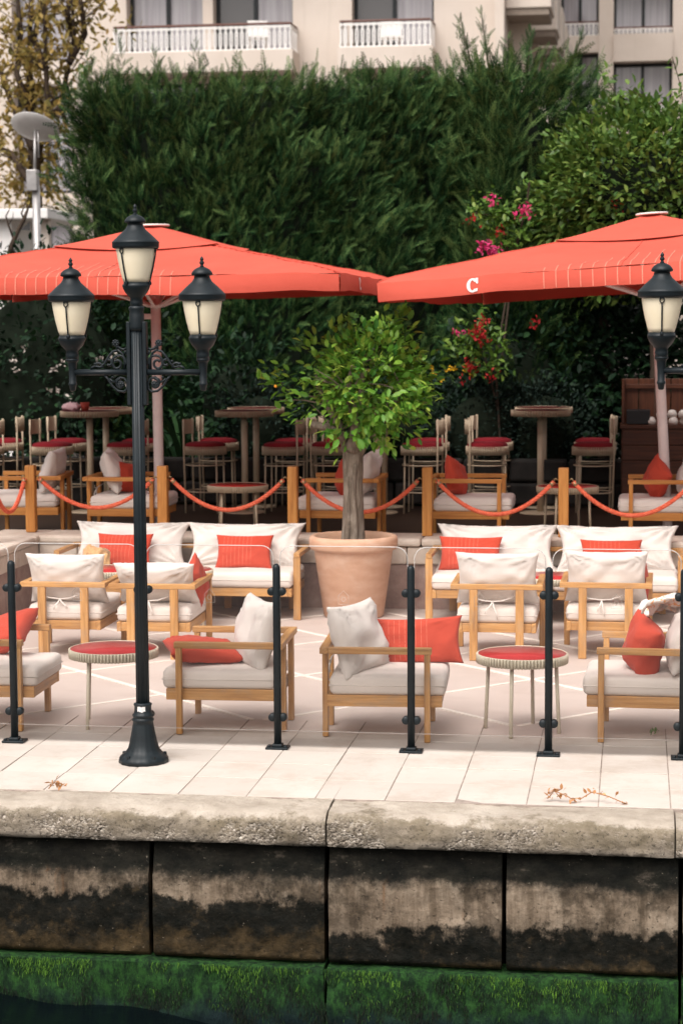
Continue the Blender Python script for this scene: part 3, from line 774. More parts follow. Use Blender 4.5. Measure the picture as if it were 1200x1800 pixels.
def armchair(label, x, y, rz, z=0.0, group='teak lounge armchairs', wd=0.68, back=True, wm='teak', cush='cream', bseed=1, btilt=-16, bx=0.0, by=0.225, byaw=0.0, bz=0.0, bsize=(.62, .41, .18), broll=0.0):
    """front faces local -Y, back rail at +Y"""
    t_ = thing('armchair', label, 'armchair', (x, y, z), rz, group); hw = wd / 2
    for sx in (-1, 1):
        part('arm', cached(('arm', sx, wd), lambda: bxm((sx * (hw - .025), 0, AH - AT / 2), (.05, .62, AT))), wm, t_)
        part('leg', cached(('fleg', sx, wd), lambda: bxm((sx * (hw - .025), -.283, (AH - AT) / 2), (.045, .036, AH - AT - .001))), wm, t_)
        part('leg', cached(('bleg', sx, wd), lambda: bxm((sx * wd * .25, .342, (AH - AT) / 2), (.060, .034, AH - AT - .001))), wm, t_)
        part('side_rail', cached(('srail', sx, wd), lambda: bxm((sx * (hw - .067), -.025, .240), (.034, .69, .070))), wm, t_)
    part('back_rail', cached(('brail', wd), lambda: bxm((0, .3355, AH - AT / 2), (wd, .05, AT))), wm, t_)
    iw = wd - 2 * .0845
    part('front_rail', cached(('frail', wd), lambda: bxm((0, -.352, .240), (iw, .032, .066))), wm, t_)
    part('seat_rail', cached(('rrail', wd), lambda: bxm((0, .302, .240), (iw, .032, .066))), wm, t_)
    for k in range(4):
        part('slat', cached(('slat', wd, k), lambda: bxm((0, -.22 + k * .145, .262), (iw, .07, .016), .002)), wm, t_)
    cw = wd - .108
    sc_ = part('seat_cushion', cached(('scush', wd), lambda: cushion_mesh(cw, .685, .125, .032, .014)), cush, t_, None, (0, -.043, .3335))
    part('piping', cached(('pipe', wd), lambda: MB().tube([(sx * (cw / 2 + .008), sy * (.3425 + .008), 0) for sx, sy in ((-1, -1), (1, -1), (1, 1), (-1, 1))], .004, 5, close=True).mesh('piping', True)), cush, sc_)
    if back:
        bc = part('back_cushion', cached(('bcush', bseed, bsize), lambda: pillow_mesh(*bsize, seed=bseed, pinch=.09, wr=.016)), 'white', t_,
                  (R(90 + btilt), 0, R(byaw)), (bx, by, .405 + bsize[1] / 2 * .97 + bz))
        part('tie', cached(('tie', bseed), lambda: tie_mesh(bseed)), 'tie', t_, None, (bx + .03, .322, .44))
    return t_

def throw(label, loc, rot, size=(.46, .30, .13), seed=3, mat='red', name='throw_pillow', cat='pillow', pinch=.10, group=None):
    me = pillow_mesh(*size, seed=seed, pinch=pinch, wr=.010)
    o = link(name, me, mat, None, loc); o.rotation_euler = rot; return tag(o, label, cat, group)

def sofa(label, x, y, rz, seeds):
    wd = 2.13; t_ = thing('sofa', label, 'sofa', (x, y, 0), rz); hw = wd / 2
    for sx in (-1, 1):
        part('arm', bxm((sx * (hw - .025), 0, AH - AT / 2), (.05, .60, AT)), 'teak', t_)
        part('leg', bxm((sx * (hw - .025), -.275, (AH - AT) / 2), (.06, .040, AH - AT - .001)), 'teak', t_)
        part('side_rail', bxm((sx * (hw - .076), -.03, .240), (.034, .66, .070)), 'teak', t_)
    for q in (-.42, -.15, .15, .42): part('leg', bxm((q * wd, .332, (AH - AT) / 2), (.062, .034, AH - AT - .001)), 'teak', t_)
    part('back_rail', bxm((0, .3255, AH - AT / 2), (wd, .05, AT)), 'teak', t_)
    part('front_rail', bxm((0, -.342, .240), (wd - .19, .032, .070)), 'teak', t_); part('seat_rail', bxm((0, .288, .240), (wd - .19, .032, .066)), 'teak', t_)
    for k in range(4): part('slat', bxm((0, -.22 + k * .145, .262), (wd - .19, .07, .016), .002), 'teak', t_)
    cw = (wd - .12) / 2
    me = cushion_mesh(cw - .006, .67, .13, .032, .012, seed=4)
    for sx in (-1, 1):
        s_ = part('seat_cushion', me, 'cream', t_, None, (sx * cw / 2, -.035, .343))
        part('piping', MB().tube([(a * (cw / 2 + .004), c * .343, 0) for a, c in ((-1, -1), (1, -1), (1, 1), (-1, 1))], .004, 5, close=True).mesh('piping', True), 'cream', s_)
        sd_ = seeds[0] if sx < 0 else seeds[1]
        part('back_cushion', pillow_mesh(cw + .04, .43, .25, seed=sd_, pinch=.13, wr=.03, n=34), 'white', t_, (R(90 - 24), 0, R(1.5 * sx)), (sx * (cw / 2 + .005), .19, .405 + .165))
    return t_

def low_table(label, x, y, z=0.0, metal='champagne', rz=0.6, group='fluted red-topped side tables'):
    t_ = thing('side_table', label, 'side table', (x, y, z), rz, group); r, h = .278, .484
    part('table_top', cached('ltop', lambda: MB().lathe([(0, h - .012), (r - .010, h - .012), (r - .009, h - .001), (0, h)], 48, caps=False).mesh('top', True)), 'redtop', t_)
    part('rim', cached('lrim', lambda: MB().lathe([(r - .030, h - .055), (r - .012, h - .055), (r - .0085, h - .003), (r - .0085, h + .001), (r - .006, h + .002), (r - .003, h - .001), (r - .006, h - .006)], 64, caps=False).mesh('rim', True)), metal, t_)
    def fl():
        b = MB(); n = 82
        for k in range(n):
            a = 2 * PI * k / n; b.lathe([(.0072, h - .055), (.0072, h - .004), (.005, h - .001)], 7, ((r - .0035) * math.cos(a), (r - .0035) * math.sin(a), 0))
        return b.mesh('flutes', True)
    tag(part('flutes', cached('lflutes', fl), metal, t_), kind='stuff')
    for k in range(4):
        a = PI / 2 * k + PI / 4
        part('leg', cached(('lleg', k), lambda: MB().tube([(.215 * math.cos(a), .215 * math.sin(a), h - .056), (.235 * math.cos(a), .235 * math.sin(a), 0)], .0115, 10).mesh('leg', True)), metal, t_)
    return t_

def bar_table(label, x, y):
    t_ = thing('bar_table', label, 'bar table', (x, y, DECK_Z), 0, 'round bar tables on the deck'); r, h = .30, 1.06; mt = 'champagne_dim'
    part('table_top', cached('btop', lambda: MB().lathe([(0, h - .014), (r - .010, h - .014), (r - .009, h - .001), (0, h)], 40, caps=False).mesh('top', True)), 'darktop', t_)
    part('rim', cached('brim', lambda: MB().lathe([(r - .05, h - .06), (r - .012, h - .06), (r - .008, h - .003), (r - .008, h + .001), (r - .004, h)], 48, caps=False).mesh('rim', True)), mt, t_)
    def fl():
        b = MB(); n = 66
        for k in range(n):
            a = 2 * PI * k / n; b.lathe([(.0075, h - .06), (.0075, h - .002), (.005, h)], 6, ((r - .003) * math.cos(a), (r - .003) * math.sin(a), 0))
        return b.mesh('flutes', True)
    tag(part('flutes', cached('bflutes', fl), mt, t_), kind='stuff')
    part('column', cached('bcol', lambda: MB().lathe([(.034, .012), (.034, h - .06)], 16).mesh('col', True)), mt, t_)
    part('base', cached('bbase', lambda: MB().lathe([(.215, 0), (.215, .008), (.2, .014), (.034, .018)], 36).mesh('base', True)), mt, t_)
    return t_

def stool(label, x, y, rz):
    """backrest at local +Y"""
    t_ = thing('bar_stool', label, 'bar stool', (x, y, DECK_Z), rz, 'red-seated bar stools'); mt = 'champagne_dim'; r = .215
    part('seat', cached('sseat', lambda: MB().lathe([(0, .66), (r - .01, .66), (r - .004, .69), (r - .015, .718), (r - .06, .733), (0, .737)], 36, caps=False).mesh('seat', True)), 'redseat', t_)
    part('seat_ring', cached('sring', lambda: MB().lathe([(r - .03, .608), (r - .008, .608), (r - .008, .692), (r - .02, .692)], 48, caps=False).mesh('ring', True)), mt, t_)
    def fl():
        b = MB(); n = 58
        for k in range(n):
            a = 2 * PI * k / n; b.lathe([(.0062, .606), (.0062, .694)], 6, ((r + .002) * math.cos(a), (r + .002) * math.sin(a), 0))
        return b.mesh('flutes', True)
    tag(part('flutes', cached('sflutes', fl), mt, t_), kind='stuff')
    for k, a in enumerate((R(-55), R(-125))):
        part('leg', cached(('sleg', k), lambda: MB().tube([(.192 * math.cos(a), .192 * math.sin(a), .61), (.205 * math.cos(a), .205 * math.sin(a), 0)], .0095, 8).mesh('leg', True)), mt, t_)
    for k, a in enumerate((R(55), R(125))):
        part('back_leg', cached(('sbleg', k), lambda: MB().tube([(.228 * math.cos(a), .228 * math.sin(a), .975), (.228 * math.cos(a), .228 * math.sin(a), .61), (.215 * math.cos(a), .215 * math.sin(a), 0)], .0105, 8).mesh('leg', True)), mt, t_)
    for zz in (.50, .225):
        part('foot_ring', cached(('sfr', zz), lambda: MB().tube([(.2 * math.cos(q * PI / 18), .2 * math.sin(q * PI / 18), zz) for q in range(36)], .0075, 7, close=True).mesh('fr', True)), mt, t_)
    def bk():
        b = MB(); n = 19
        for k in range(n):
            a = R(52) + R(76) * k / (n - 1); b.lathe([(.0062, .815), (.0062, .965)], 7, (.228 * math.cos(a), .228 * math.sin(a), 0))
        b.grid(lambda u, v_: (.222 * math.cos(R(52) + R(76) * u), .222 * math.sin(R(52) + R(76) * u), .815 + .15 * v_), 16, 1)
        return b.mesh('bk', True)
    part('backrest', cached('sback', bk), mt, t_)
    return t_

# --- front row on the terrace, seen through the glass
armchair('teak armchair facing the left side table, a red pillow lying flat on its seat', -2.475, 12.085, R(-88), bseed=11, btilt=-12, bx=.03, by=.15, byaw=27, bsize=(.50, .46, .19), bz=-.045)
armchair('teak armchair back to back with its neighbour, long red pillow along its far arm', -1.515, 11.995, R(93), bseed=12, btilt=-17, bx=-.05, by=.15, byaw=-27, bsize=(.50, .46, .19), bz=-.045)
armchair('teak armchair beside the right side table with a patterned scarf over its pillow', .105, 12.13, R(-92), bseed=13, btilt=-14, by=.19)
armchair('teak armchair next to the low side wall, slumped red pillow on its seat', -4.035, 12.03, R(91), bseed=14, back=False)
throw('plump red pillow lying flat on the seat in front of an upright white cushion', (-2.66, 12.04, .475), (R(4), R(6), R(22)), (.46, .38, .16), 21)
throw('long red pillow with pale stitched lines propped along the far arm of a teak chair', (-1.33, 12.20, .53), (R(76), R(-3), R(1)), (.57, .30, .13), 22, 'redstripe')
throw('rounded red pillow leaning below a patterned scarf', (.06, 12.03, .545), (R(84), R(18), R(-68)), (.36, .36, .20), 23)
throw('red pillow slumped over the seat of the chair next to the stone side wall', (-4.02, 12.22, .515), (R(28), R(-22), R(-15)), (.48, .36, .19), 24)
low_table('low fluted table with red top standing right behind the lamp post', -3.222, 12.01, rz=.25)
low_table('low fluted table with red top between the long red pillow and the patterned scarf', -.673, 12.09, rz=.55)
# scarf thrown over the white cushion
b = MB()
def sfn(u, v_):
    a = u * 2 - 1; x = .20 * a + .02 * math.sin(v_ * 6); L = v_
    y = .10 - .30 * L + .03 * math.sin(a * 5 + L * 7); z = .12 * math.sin(L * 2.1) - .10 * L * L + .035 * fbm((a * 3, L * 4, 2), 3) + .02 * math.sin(a * 9 + 4 * L)
    return (x, y, z)
b.grid(sfn, 34, 34)
me = b.mesh('scarf', True); o = link('scarf', me, 'scarf', None, (.26, 12.10, .735)); o.rotation_euler = (0, R(-18), R(-82))
mod = o.modifiers.new('thickness', 'SOLIDIFY'); mod.thickness = .012
tag(o, 'crumpled white scarf with orange and blue pattern draped on a chair cushion', 'scarf')

# --- second row, chairs seen from behind
armchair('teak armchair seen from behind between the side wall and its twin', -4.245, 14.735, R(180), bseed=15, btilt=-18, by=.21, wd=.66, bz=-.02)
armchair('teak armchair seen from behind, directly behind the lamp post', -3.555, 14.70, R(181), bseed=16, btilt=-34, by=.18, wd=.66, bsize=(.62, .38, .18), bz=-.03)
armchair('teak armchair seen from behind on the potted tree side of the right pair', -1.005, 14.925, R(180.5), bseed=17, btilt=-14, by=.22)
armchair('teak armchair seen from behind with a dark red pillow showing at its side', -.20, 15.09, R(179), bseed=18, btilt=-14, by=.22)
throw('dark red pillow squeezed between a white cushion and the chair arm', (.055, 15.16, .55), (R(80), R(60), R(75)), (.40, .28, .10), 25)
throw('small red pillow peeping past the white cushion of the chair behind the lamp post', (-3.30, 14.80, .54), (R(80), R(55), R(70)), (.36, .26, .10), 26)
low_table('low red-topped table in front of the left end of the left sofa', -4.29, 15.88, rz=.2)
low_table('low red-topped table in front of the middle of the left sofa', -3.70, 15.90, rz=.4)
low_table('low table hidden behind the two chairs that face the right sofa', -.62, 15.80, rz=.3)

# --- sofas along the stone wall
sofa('teak sofa with two wide white cushions left of the terracotta pot', -3.845, 16.69, 0, (31, 32))
sofa('teak sofa with two wide white cushions right of the terracotta pot', -.655, 16.74, 0, (33, 34))
throw('striped red pillow on the left sofa cushion nearest the side wall', (-4.36, 16.66, .545), (R(66), 0, R(-2)), (.50, .31, .13), 27, 'redstripe')
throw('striped red pillow on the left sofa cushion nearest the pot', (-3.30, 16.64, .545), (R(66), 0, R(2)), (.50, .31, .13), 28, 'redstripe')
throw('striped red pillow on the right sofa at the end next to the pot', (-1.37, 16.70, .545), (R(66), 0, R(-1)), (.54, .31, .13), 29, 'redstripe')
throw('striped red pillow on the right sofa at the end away from the pot', (-.19, 16.70, .53), (R(66), 0, R(2)), (.52, .31, .13), 30, 'redstripe')
me = pillow_mesh(.24, .20, .15, seed=41, pinch=.02, wr=.035); o = link('knit_throw', me, 'tan', None, (-4.53, 16.38, .51)); o.rotation_euler = (R(30), R(12), R(20))
tag(o, 'small crumpled tan knit throw on the left sofa', 'blanket')

# --- chairs and tables on the raised deck
armchair('oiled teak armchair on the deck beside the corner rope posts', -5.62, 18.02, R(-84), DECK_Z, 'armchairs on the raised deck', wm='teak_new', bseed=51)
armchair('oiled teak armchair on the deck behind the lamp post with white and red pillows', -4.64, 17.98, R(90), DECK_Z, 'armchairs on the raised deck', wm='teak_new', bseed=52, by=.16, byaw=12)
armchair('oiled teak armchair on the deck behind the potted tree', -2.625, 17.97, R(-90), DECK_Z, 'armchairs on the raised deck', wm='teak_new', bseed=53)
armchair('oiled teak armchair on the deck with one red pillow and no white cushion', -1.475, 17.99, R(90), DECK_Z, 'armchairs on the raised deck', wm='teak_new', back=False)
armchair('oiled teak armchair on the deck in front of the wooden cabinet', .25, 18.0, R(-90), DECK_Z, 'armchairs on the raised deck', wm='teak_new', bseed=54)
DZ = DECK_Z
throw('red pillow beside the white cushion on the deck chair behind the lamp post', (-4.66, 17.92, DZ + .545), (R(80), R(10), R(62)), (.32, .30, .14), 61)
throw('red pillow leaning in the deck chair behind the tree trunk', (-2.60, 17.90, DZ + .55), (R(78), R(25), R(-65)), (.34, .32, .15), 62)
throw('second red pillow in the deck chair behind the tree trunk', (-2.50, 18.10, DZ + .55), (R(78), R(-10), R(-80)), (.34, .34, .13), 63)
throw('lone red pillow standing in the deck chair without a white cushion', (-1.60, 17.93, DZ + .56), (R(78), R(20), R(70)), (.36, .34, .15), 64)
throw('pointed red pillow in the deck chair in front of the cabinet', (.20, 17.93, DZ + .56), (R(80), R(35), R(-65)), (.34, .34, .16), 65)
low_table('low red-topped table on the deck between lamp post and potted tree', -3.61, 17.93, DECK_Z, 'champagne_dim', .25)
low_table('low red-topped table on the deck in front of a rope post', -.60, 18.02, DECK_Z, 'champagne_dim', .35)

def bar_set(x, y, dx, where):
    for k, row in enumerate(('front', 'rear')):
        yy = y + k * .64
        bar_table('%s bar table with fluted rim %s' % (row, where), x, yy)
        stool('%s stool, lamp post side of table %s' % (row, where), x - dx, yy - .03 + random.uniform(-.03, .03), R(90 + random.uniform(-8, 8)))
        stool('%s stool, cabinet side of table %s' % (row, where), x + dx, yy - .03 + random.uniform(-.03, .03), R(-90 + random.uniform(-8, 8)))
bar_set(-7.15, 20.1, .40, 'by the dark ivy')
bar_set(-5.62, 20.15, .40, 'with a pink napkin on it')
bar_set(-4.00, 20.25, .41, 'beside the umbrella pole behind the lamp post')
bar_set(-2.63, 20.32, .47, 'hidden behind the potted tree')
bar_set(-.955, 20.42, .54, 'nearest the wooden cabinet')
me = pillow_mesh(.17, .15, .09, seed=71, pinch=.02, wr=.03); o = link('napkin', me, 'pinknap', None, (-5.80, 20.1, DECK_Z + 1.10)); tag(o, 'crumpled pink napkin on the bar table by the ivy', 'napkin')
o = MB().lathe([(.035, 0), (.05, .085), (.046, .085), (.04, .07), (0, .07)], 16).build('flower_pot', 'flowerpot', None, True, (-5.66, 20.12, DECK_Z + 1.062)); tag(o, 'little red clay pot beside the pink napkin', 'pot')

# --- cabinet with cups
cx0, cw, cy = -.14, 1.8, 20.55
cb = thing('cabinet', 'tall dark wooden service cabinet with drawers under the right umbrella', 'cabinet', (cx0 + cw / 2, cy, DECK_Z))
def cpart(n_, c, sz, mt='darkwood', r=.004, par=None): return MB().box(c, sz, r).build(n_, mt, par or cb)
cpart('body', (0, .23, .43), (cw, .44, .86))
cpart('counter', (0, .225, .88), (cw + .03, .48, .035))
for sx in (-1, 1): cpart('side_panel', (sx * (cw / 2 - .015), .30, 1.13), (.03, .28, .46))
for k in range(9): cpart('back_board', (-cw / 2 + .09 + k * .165, .44, 1.13), (.158, .02, .46), par=cb)
cpart('top_rail', (0, .415, 1.28), (cw - .062, .03, .045))
for k in range(2):
    for q in range(2):
        d = cpart('drawer', (-cw / 4 + q * cw / 2, -.002, .77 - k * .155), (cw / 2 - .02, .022, .145))
        MB().box((-cw / 4 + q * cw / 2 + .0, -.03, .775 - k * .155), (.028, .03, .028), .004).build('knob', 'ceramic', d)
for q in range(2): cpart('door', (-cw / 4 + q * cw / 2, -.002, .28), (cw / 2 - .02, .022, .50))
cupm = MB().lathe([(.0, .0), (.045, .0), (.052, .035), (.035, .068), (.018, .078), (0, .08)], 16, caps=False).mesh('cup', True)
cwx, cwy = cx0 + cw / 2, cy
k = 0
for row, (n_, zo) in enumerate(((8, 0), (5, .072))):
    for i in range(n_):
        o = link('cup', cupm, 'ceramic', None, (cx0 + .30 + i * .112 + row * .10, cy + .12 + (i % 2) * .02, DECK_Z + .90 + zo))
        tag(o, 'upturned white cup in the heap on the cabinet counter', 'cup', 'cups on the cabinet')
o = MB().box((cx0 + .17, cy + .16, DECK_Z + .90 + .075), (.24, .16, .15), .01).build('box', 'black'); tag(o, 'black box on the cabinet counter next to the cups', 'box')

# --- terracotta pot and citrus tree
PX, PY = -2.365, 16.70
pot = thing('plant_pot', 'large terracotta pot with a rolled rim holding the small tree', 'plant pot', (PX, PY, 0))
MB().lathe([(.245, 0), (.255, .01), (.335, .56), (.340, .575), (.365, .58), (.375, .60), (.378, .66), (.370, .685), (.350, .695), (.325, .690), (.318, .64), (.310, .60)], 64, caps=False).build('body', 'terracotta', pot, True)
MB().lathe([(.0, .625), (.2, .622), (.314, .61)], 40, caps=False).build('soil', 'soil', pot, True)
ct = thing('potted_tree', 'small citrus tree with a round leafy crown in the terracotta pot', 'tree', (PX, PY, .60))
def bark_tube(pts, rads, name, parent, seg=14, mat='bark', lump=.12, seed=0):
    # resample smoothly and make it knobbly
    P = [Vector(p) for p in pts]; out = []; rr = []
    for i in range(len(P) - 1):
        for k in range(6):
            t_ = k / 6; a = P[max(i - 1, 0)]; b_ = P[i]; c = P[i + 1]; d = P[min(i + 2, len(P) - 1)]
            out.append(.5 * ((2 * b_) + (c - a) * t_ + (2 * a - 5 * b_ + 4 * c - d) * t_ ** 2 + (3 * b_ - a - 3 * c + d) * t_ ** 3)); rr.append(rads[i] + (rads[i + 1] - rads[i]) * t_)
    out.append(P[-1]); rr.append(rads[-1])
    b = MB(); b.tube(out, rr, seg)
    V = []
    for i, q in enumerate(b.v):
        ring = min(i // seg, len(out) - 1); c = out[ring]; d = Vector(q) - c
        an = (i % seg) / seg * 2 * PI
        k = 1 + lump * fbm((math.cos(an) * 1.5, math.sin(an) * 1.5, out[ring].z * 2.5 + seed), 3) * 1.6
        V.append(tuple(c + d * k))
    b.v = V; return b.build(name, mat, parent, True)
trk = [(-.01, 0, -.02), (.0, 0, .10), (.005, 0, .30), (-.005, 0, .55), (.0, 0, .76), (-.01, 0, .86)]
bark_tube(trk, [.112, .098, .088, .082, .088, .070], 'trunk', ct, 26, lump=.10)
# the cleft down the trunk: two ridges of bark
bark_tube([(.02, -.092, .0), (.03, -.086, .2), (.012, -.078, .45), (.03, -.072, .70)], [.03, .028, .024, .02], 'bark_ridge', ct, 8, seed=3)
bark_tube([(-.04, -.085, .05), (-.028, -.08, .3), (-.045, -.068, .60)], [.028, .026, .018], 'bark_ridge', ct, 8, seed=8)
limbs = [[(-.03, 0, .78), (-.10, .02, .98), (-.22, .05, 1.20), (-.33, .03, 1.40)], [(.03, 0, .78), (.14, -.02, .95), (.28, .03, 1.10), (.42, 0, 1.32)],
         [(.0, .03, .80), (.0, .10, 1.05), (.05, .18, 1.3), (.06, .2, 1.6)], [(-.06, -.03, .92), (-.16, -.08, 1.00), (-.30, -.10, 1.03), (-.335, -.11, 1.05)],
         [(.0, -.05, .82), (.04, -.14, 1.05), (.0, -.22, 1.3), (.02, -.25, 1.5)]]
for i, L in enumerate(limbs):
    r_ = [.055, .040, .028, .012] if i != 3 else [.042, .036, .033, .028]
    bark_tube(L, r_, 'branch', ct, 10, seed=i)
for i in range(26):
    a = random.uniform(0, 2 * PI); el = random.uniform(.1, 1.2); s0 = Vector(random.choice(limbs)[random.choice((1, 2, 3))]); d = Vector((math.cos(a) * math.cos(el), math.sin(a) * math.cos(el), math.sin(el))) * random.uniform(.2, .42)
    MB().tube([s0, s0 + d * .5 + Vector((0, 0, .02)), s0 + d], [.008, .006, .003], 5).build('twig', 'bark', ct)
# crown: sprays of leaves around tip points spread through an uneven ball
def crown_pts(ntip, per, c, rad, seed, spread=.085, lo=.55, fill=None):
    r_ = np.random.default_rng(seed); P = []; O = []
    i = 0
    while i < ntip:
        d = r_.normal(0, 1, 3); d /= np.linalg.norm(d)
        k = 1 + .30 * fbm((d[0] * 1.8 + seed, d[1] * 1.8, d[2] * 1.8), 3)
        rr = r_.uniform(lo, 1.0) ** .6 * k
        p = np.array(c) + d * np.array(rad) * rr
        if fill and not fill(p): continue
        i += 1
        q = p + r_.normal(0, spread, (per, 3)) * np.array([1, 1, .8]); P.append(q); O.append(np.tile(d, (per, 1)) + r_.normal(0, .3, (per, 3)) + np.array([0, 0, .25]))
    return np.concatenate(P), np.concatenate(O)
cc = (PX + .14, PY, .60 + 1.40)
P1, O1 = crown_pts(165, 14, cc, (.47, .45, .46), 5, .076, .42, lambda p: not (p[2] < .60 + .80 and abs(p[0] - PX) < .25))
ext = [((-.60, -.05, 1.42), 26), ((-.70, -.05, 1.45), 14), ((-.52, -.1, 1.25), 16), ((.42, -.10, 1.88), 34), ((.33, -.1, 1.80), 24), ((-.05, 0, 1.86), 16), ((-.36, -.05, 1.75), 18), ((.62, -.05, 1.30), 26), ((.55, -.1, 1.1), 22), ((.30, -.15, .95), 26), ((-.12, -.2, .95), 20), ((.45, 0, .98), 14), ((.10, -.25, .95), 20), ((-.42, -.05, 1.10), 12)]
for (e, n_) in ext:
    q = np.array(e) + np.array([PX, PY, .6]) + rng.normal(0, .062, (n_, 3)); P1 = np.concatenate([P1, q]); d = np.array(e) - np.array([0, 0, 1.35]); O1 = np.concatenate([O1, np.tile(d / np.linalg.norm(d), (n_, 1)) + np.array([0, 0, .2])])
fo = leaf_cloud(P1, O1, .090, ct, 'citrus', 'foliage', 300, 'leaf', base=(PX, PY, .60))
for (fx, fz) in ((-.61, 1.37),):
    MB().lathe([(0, -.014), (.010, -.010), (.014, 0), (.010, .010), (0, .014)], 12, (fx, -.28, fz), caps=False).build('fruit', 'fruit', ct, True)

# --- rope posts and ropes
def rope_post(label, x, y):
    t_ = thing('rope_post', label, 'post', (x, y, COP_Z), 0, 'rope posts')
    part('shaft', cached('rpost', lambda: MB().box((0, 0, .305), (.088, .088, .606), .008).mesh('shaft')), 'teak_new', t_)
    for sx in (-1, 1):
        part('hook', cached(('rhook', sx), lambda: MB().tube([(sx * .043, 0, .50), (sx * .058, -.006, .505), (sx * .068, -.01, .515), (sx * .078, -.012, .508), (sx * .08, -.012, .492)], .006, 7).mesh('hook', True)), 'brass', t_)
    return t_
RP = [(-4.178, 17.36), (-2.997, 17.36), (-1.80, 17.36), (-.612, 17.36), (.575, 17.36)]
PL = [('wooden rope post with the umbrella pole rising behind it'), ('wooden rope post just left of the pot, beside the tree trunk'), ('wooden rope post between the tree and the deck chair with a lone pillow'), ('wooden rope post in front of a low deck table'), ('wooden rope post past the deck chair by the cabinet')]
for (x, y), l in zip(RP, PL): rope_post(l, x, y)
rope_post('wooden rope post at the corner where the two walls meet', -5.40, 17.36)
rope_post('wooden rope post on the side wall coping toward the quay', -5.47, 16.45)
def rope(label, p, q, sag):
    p, q = Vector(p), Vector(q); n_ = 150; L = (q - p).length; b = MB(); C_ = []
    for i in range(n_ + 1):
        t_ = i / n_; C_.append(p.lerp(q, t_) - Vector((0, 0, sag * 4 * t_ * (1 - t_))))
    for st in range(3):
        pts = []
        for i in range(n_ + 1):
            tg = (C_[min(i + 1, n_)] - C_[max(i - 1, 0)]).normalized(); u = tg.cross(Vector((0, 1, 0))).normalized(); w_ = tg.cross(u)
            an = i / n_ * L * 2 * PI / .075 + st * 2 * PI / 3; pts.append(C_[i] + (u * math.cos(an) + w_ * math.sin(an)) * .0095)
        b.tube(pts, .0115, 6)
    t_ = thing('barrier_rope', label, 'rope', tuple(C_[n_ // 2]), 0, 'twisted red ropes')
    o = b.build('rope', 'rope', t_, True, -C_[n_ // 2])
    for e, f_ in ((C_[0], C_[4]), (C_[-1], C_[-5])):
        MB().tube([e - C_[n_ // 2], f_ - C_[n_ // 2]], [.016, .023], 10).build('ferrule', 'brass', t_, True)
    return t_
hk = lambda i, s_: (RP[i][0] + s_ * .084, RP[i][1] - .012, COP_Z + .487)
RL = ['red rope between the umbrella pole post and the post left of the pot', 'red rope passing behind the tree trunk', 'red rope in front of the deck chair with a lone pillow', 'red rope in front of the deck chair by the cabinet']
for i in range(4): rope(RL[i], hk(i, 1), hk(i + 1, -1), (.27, .28, .29, .29)[i])
rope('red rope crossing behind the lamp post', (-5.40 + .084, 17.348, COP_Z + .487), hk(0, -1), .26)
rope('short red rope at the wall corner', (-5.47 + .0, 16.45 + .06, COP_Z + .487), (-5.44, 17.30, COP_Z + .487), .26)

# --- glass fence on the quay
fence = thing('glass_fence', 'low fence of clear glass panes clamped to black posts along the quay', 'fence', (0, FENCE_Y, 0))
PXs = [-3.686 - .80, -3.686, -2.880, -2.075, -1.282, -.483, .285, 1.08]
def panemesh(wd, z0, z1):
    r_ = .07; pts = []
    pts += [(-wd / 2, z0), (wd / 2, z0)]
    pts += [(wd / 2 - r_ + r_ * math.cos(a), z1 - r_ + r_ * math.sin(a)) for a in [R(q) for q in range(0, 91, 15)]]
    pts += [(-wd / 2 + r_ + r_ * math.cos(a), z1 - r_ + r_ * math.sin(a)) for a in [R(q) for q in range(90, 181, 15)]]
    n_ = len(pts); b = MB(); b.add([(x, -.005, z) for x, z in pts] + [(x, .005, z) for x, z in pts], [tuple(range(n_)), tuple(reversed(range(n_, 2 * n_)))])
    e = MB(); e.tube([(x, 0, z) for x, z in pts], .0030, 6, close=True)
    return b.mesh('pane'), e.mesh('edge')
for i, x in enumerate(PXs):
    p = part('post', cached('fpost', lambda: MB().tube([(0, 0, .008), (0, 0, 1.075), (0, 0, 1.09), (0, 0, 1.10)], [.0225, .0225, .019, .008], 14).mesh('post', True)), 'iron', fence, None, (x, 0, 0))
    part('base_plate', cached('fplate', lambda: MB().box((0, 0, .006), (.135, .10, .012), .003).box((0, 0, .02), (.06, .06, .02), .006).mesh('plate')), 'iron', p)
    for sx in (-1, 1):
        part('bolt', cached(('fbolt', sx), lambda: MB().lathe([(.011, .012), (.011, .02), (.006, .024), (0, .024)], 6, (sx * .05, -.03, 0)).mesh('bolt')), 'iron', p)
        for zz in (.185, .935):
            cl = part('clamp', cached(('fclamp', sx, zz), lambda: MB().lathe([(.0, -.022), (.021, -.022), (.024, -.018), (.024, .018), (.021, .022), (0, .022)], 18).mesh('clamp', True)), 'iron', p, (R(90), 0, 0), (sx * .031, .012, zz))
for i in range(len(PXs) - 1):
    x0, x1 = PXs[i] + .020, PXs[i + 1] - .020; g, e = panemesh(x1 - x0, .105, 1.205)
    p = part('glass_pane', g, 'glass', fence, None, ((x0 + x1) / 2, .012, 0)); part('pane_edge', e, 'glassedge', p)
    em = MB(); c = (.0, .90)
    em.tube([(-.03, -.0062, .865), (-.03, -.0062, .915), (0, -.0062, .945), (.03, -.0062, .915), (.03, -.0062, .865)], .0014, 4, close=True)
    em.tube([(.012 * math.cos(a) - .010 * (1 if a < PI else -1) * 0, -.0062, .895 + .014 * math.sin(a)) for a in [k_ * PI / 8 for k_ in range(16)]], .0014, 4, close=True)
    part('etched_mark', em.mesh('etch'), 'etch', p)

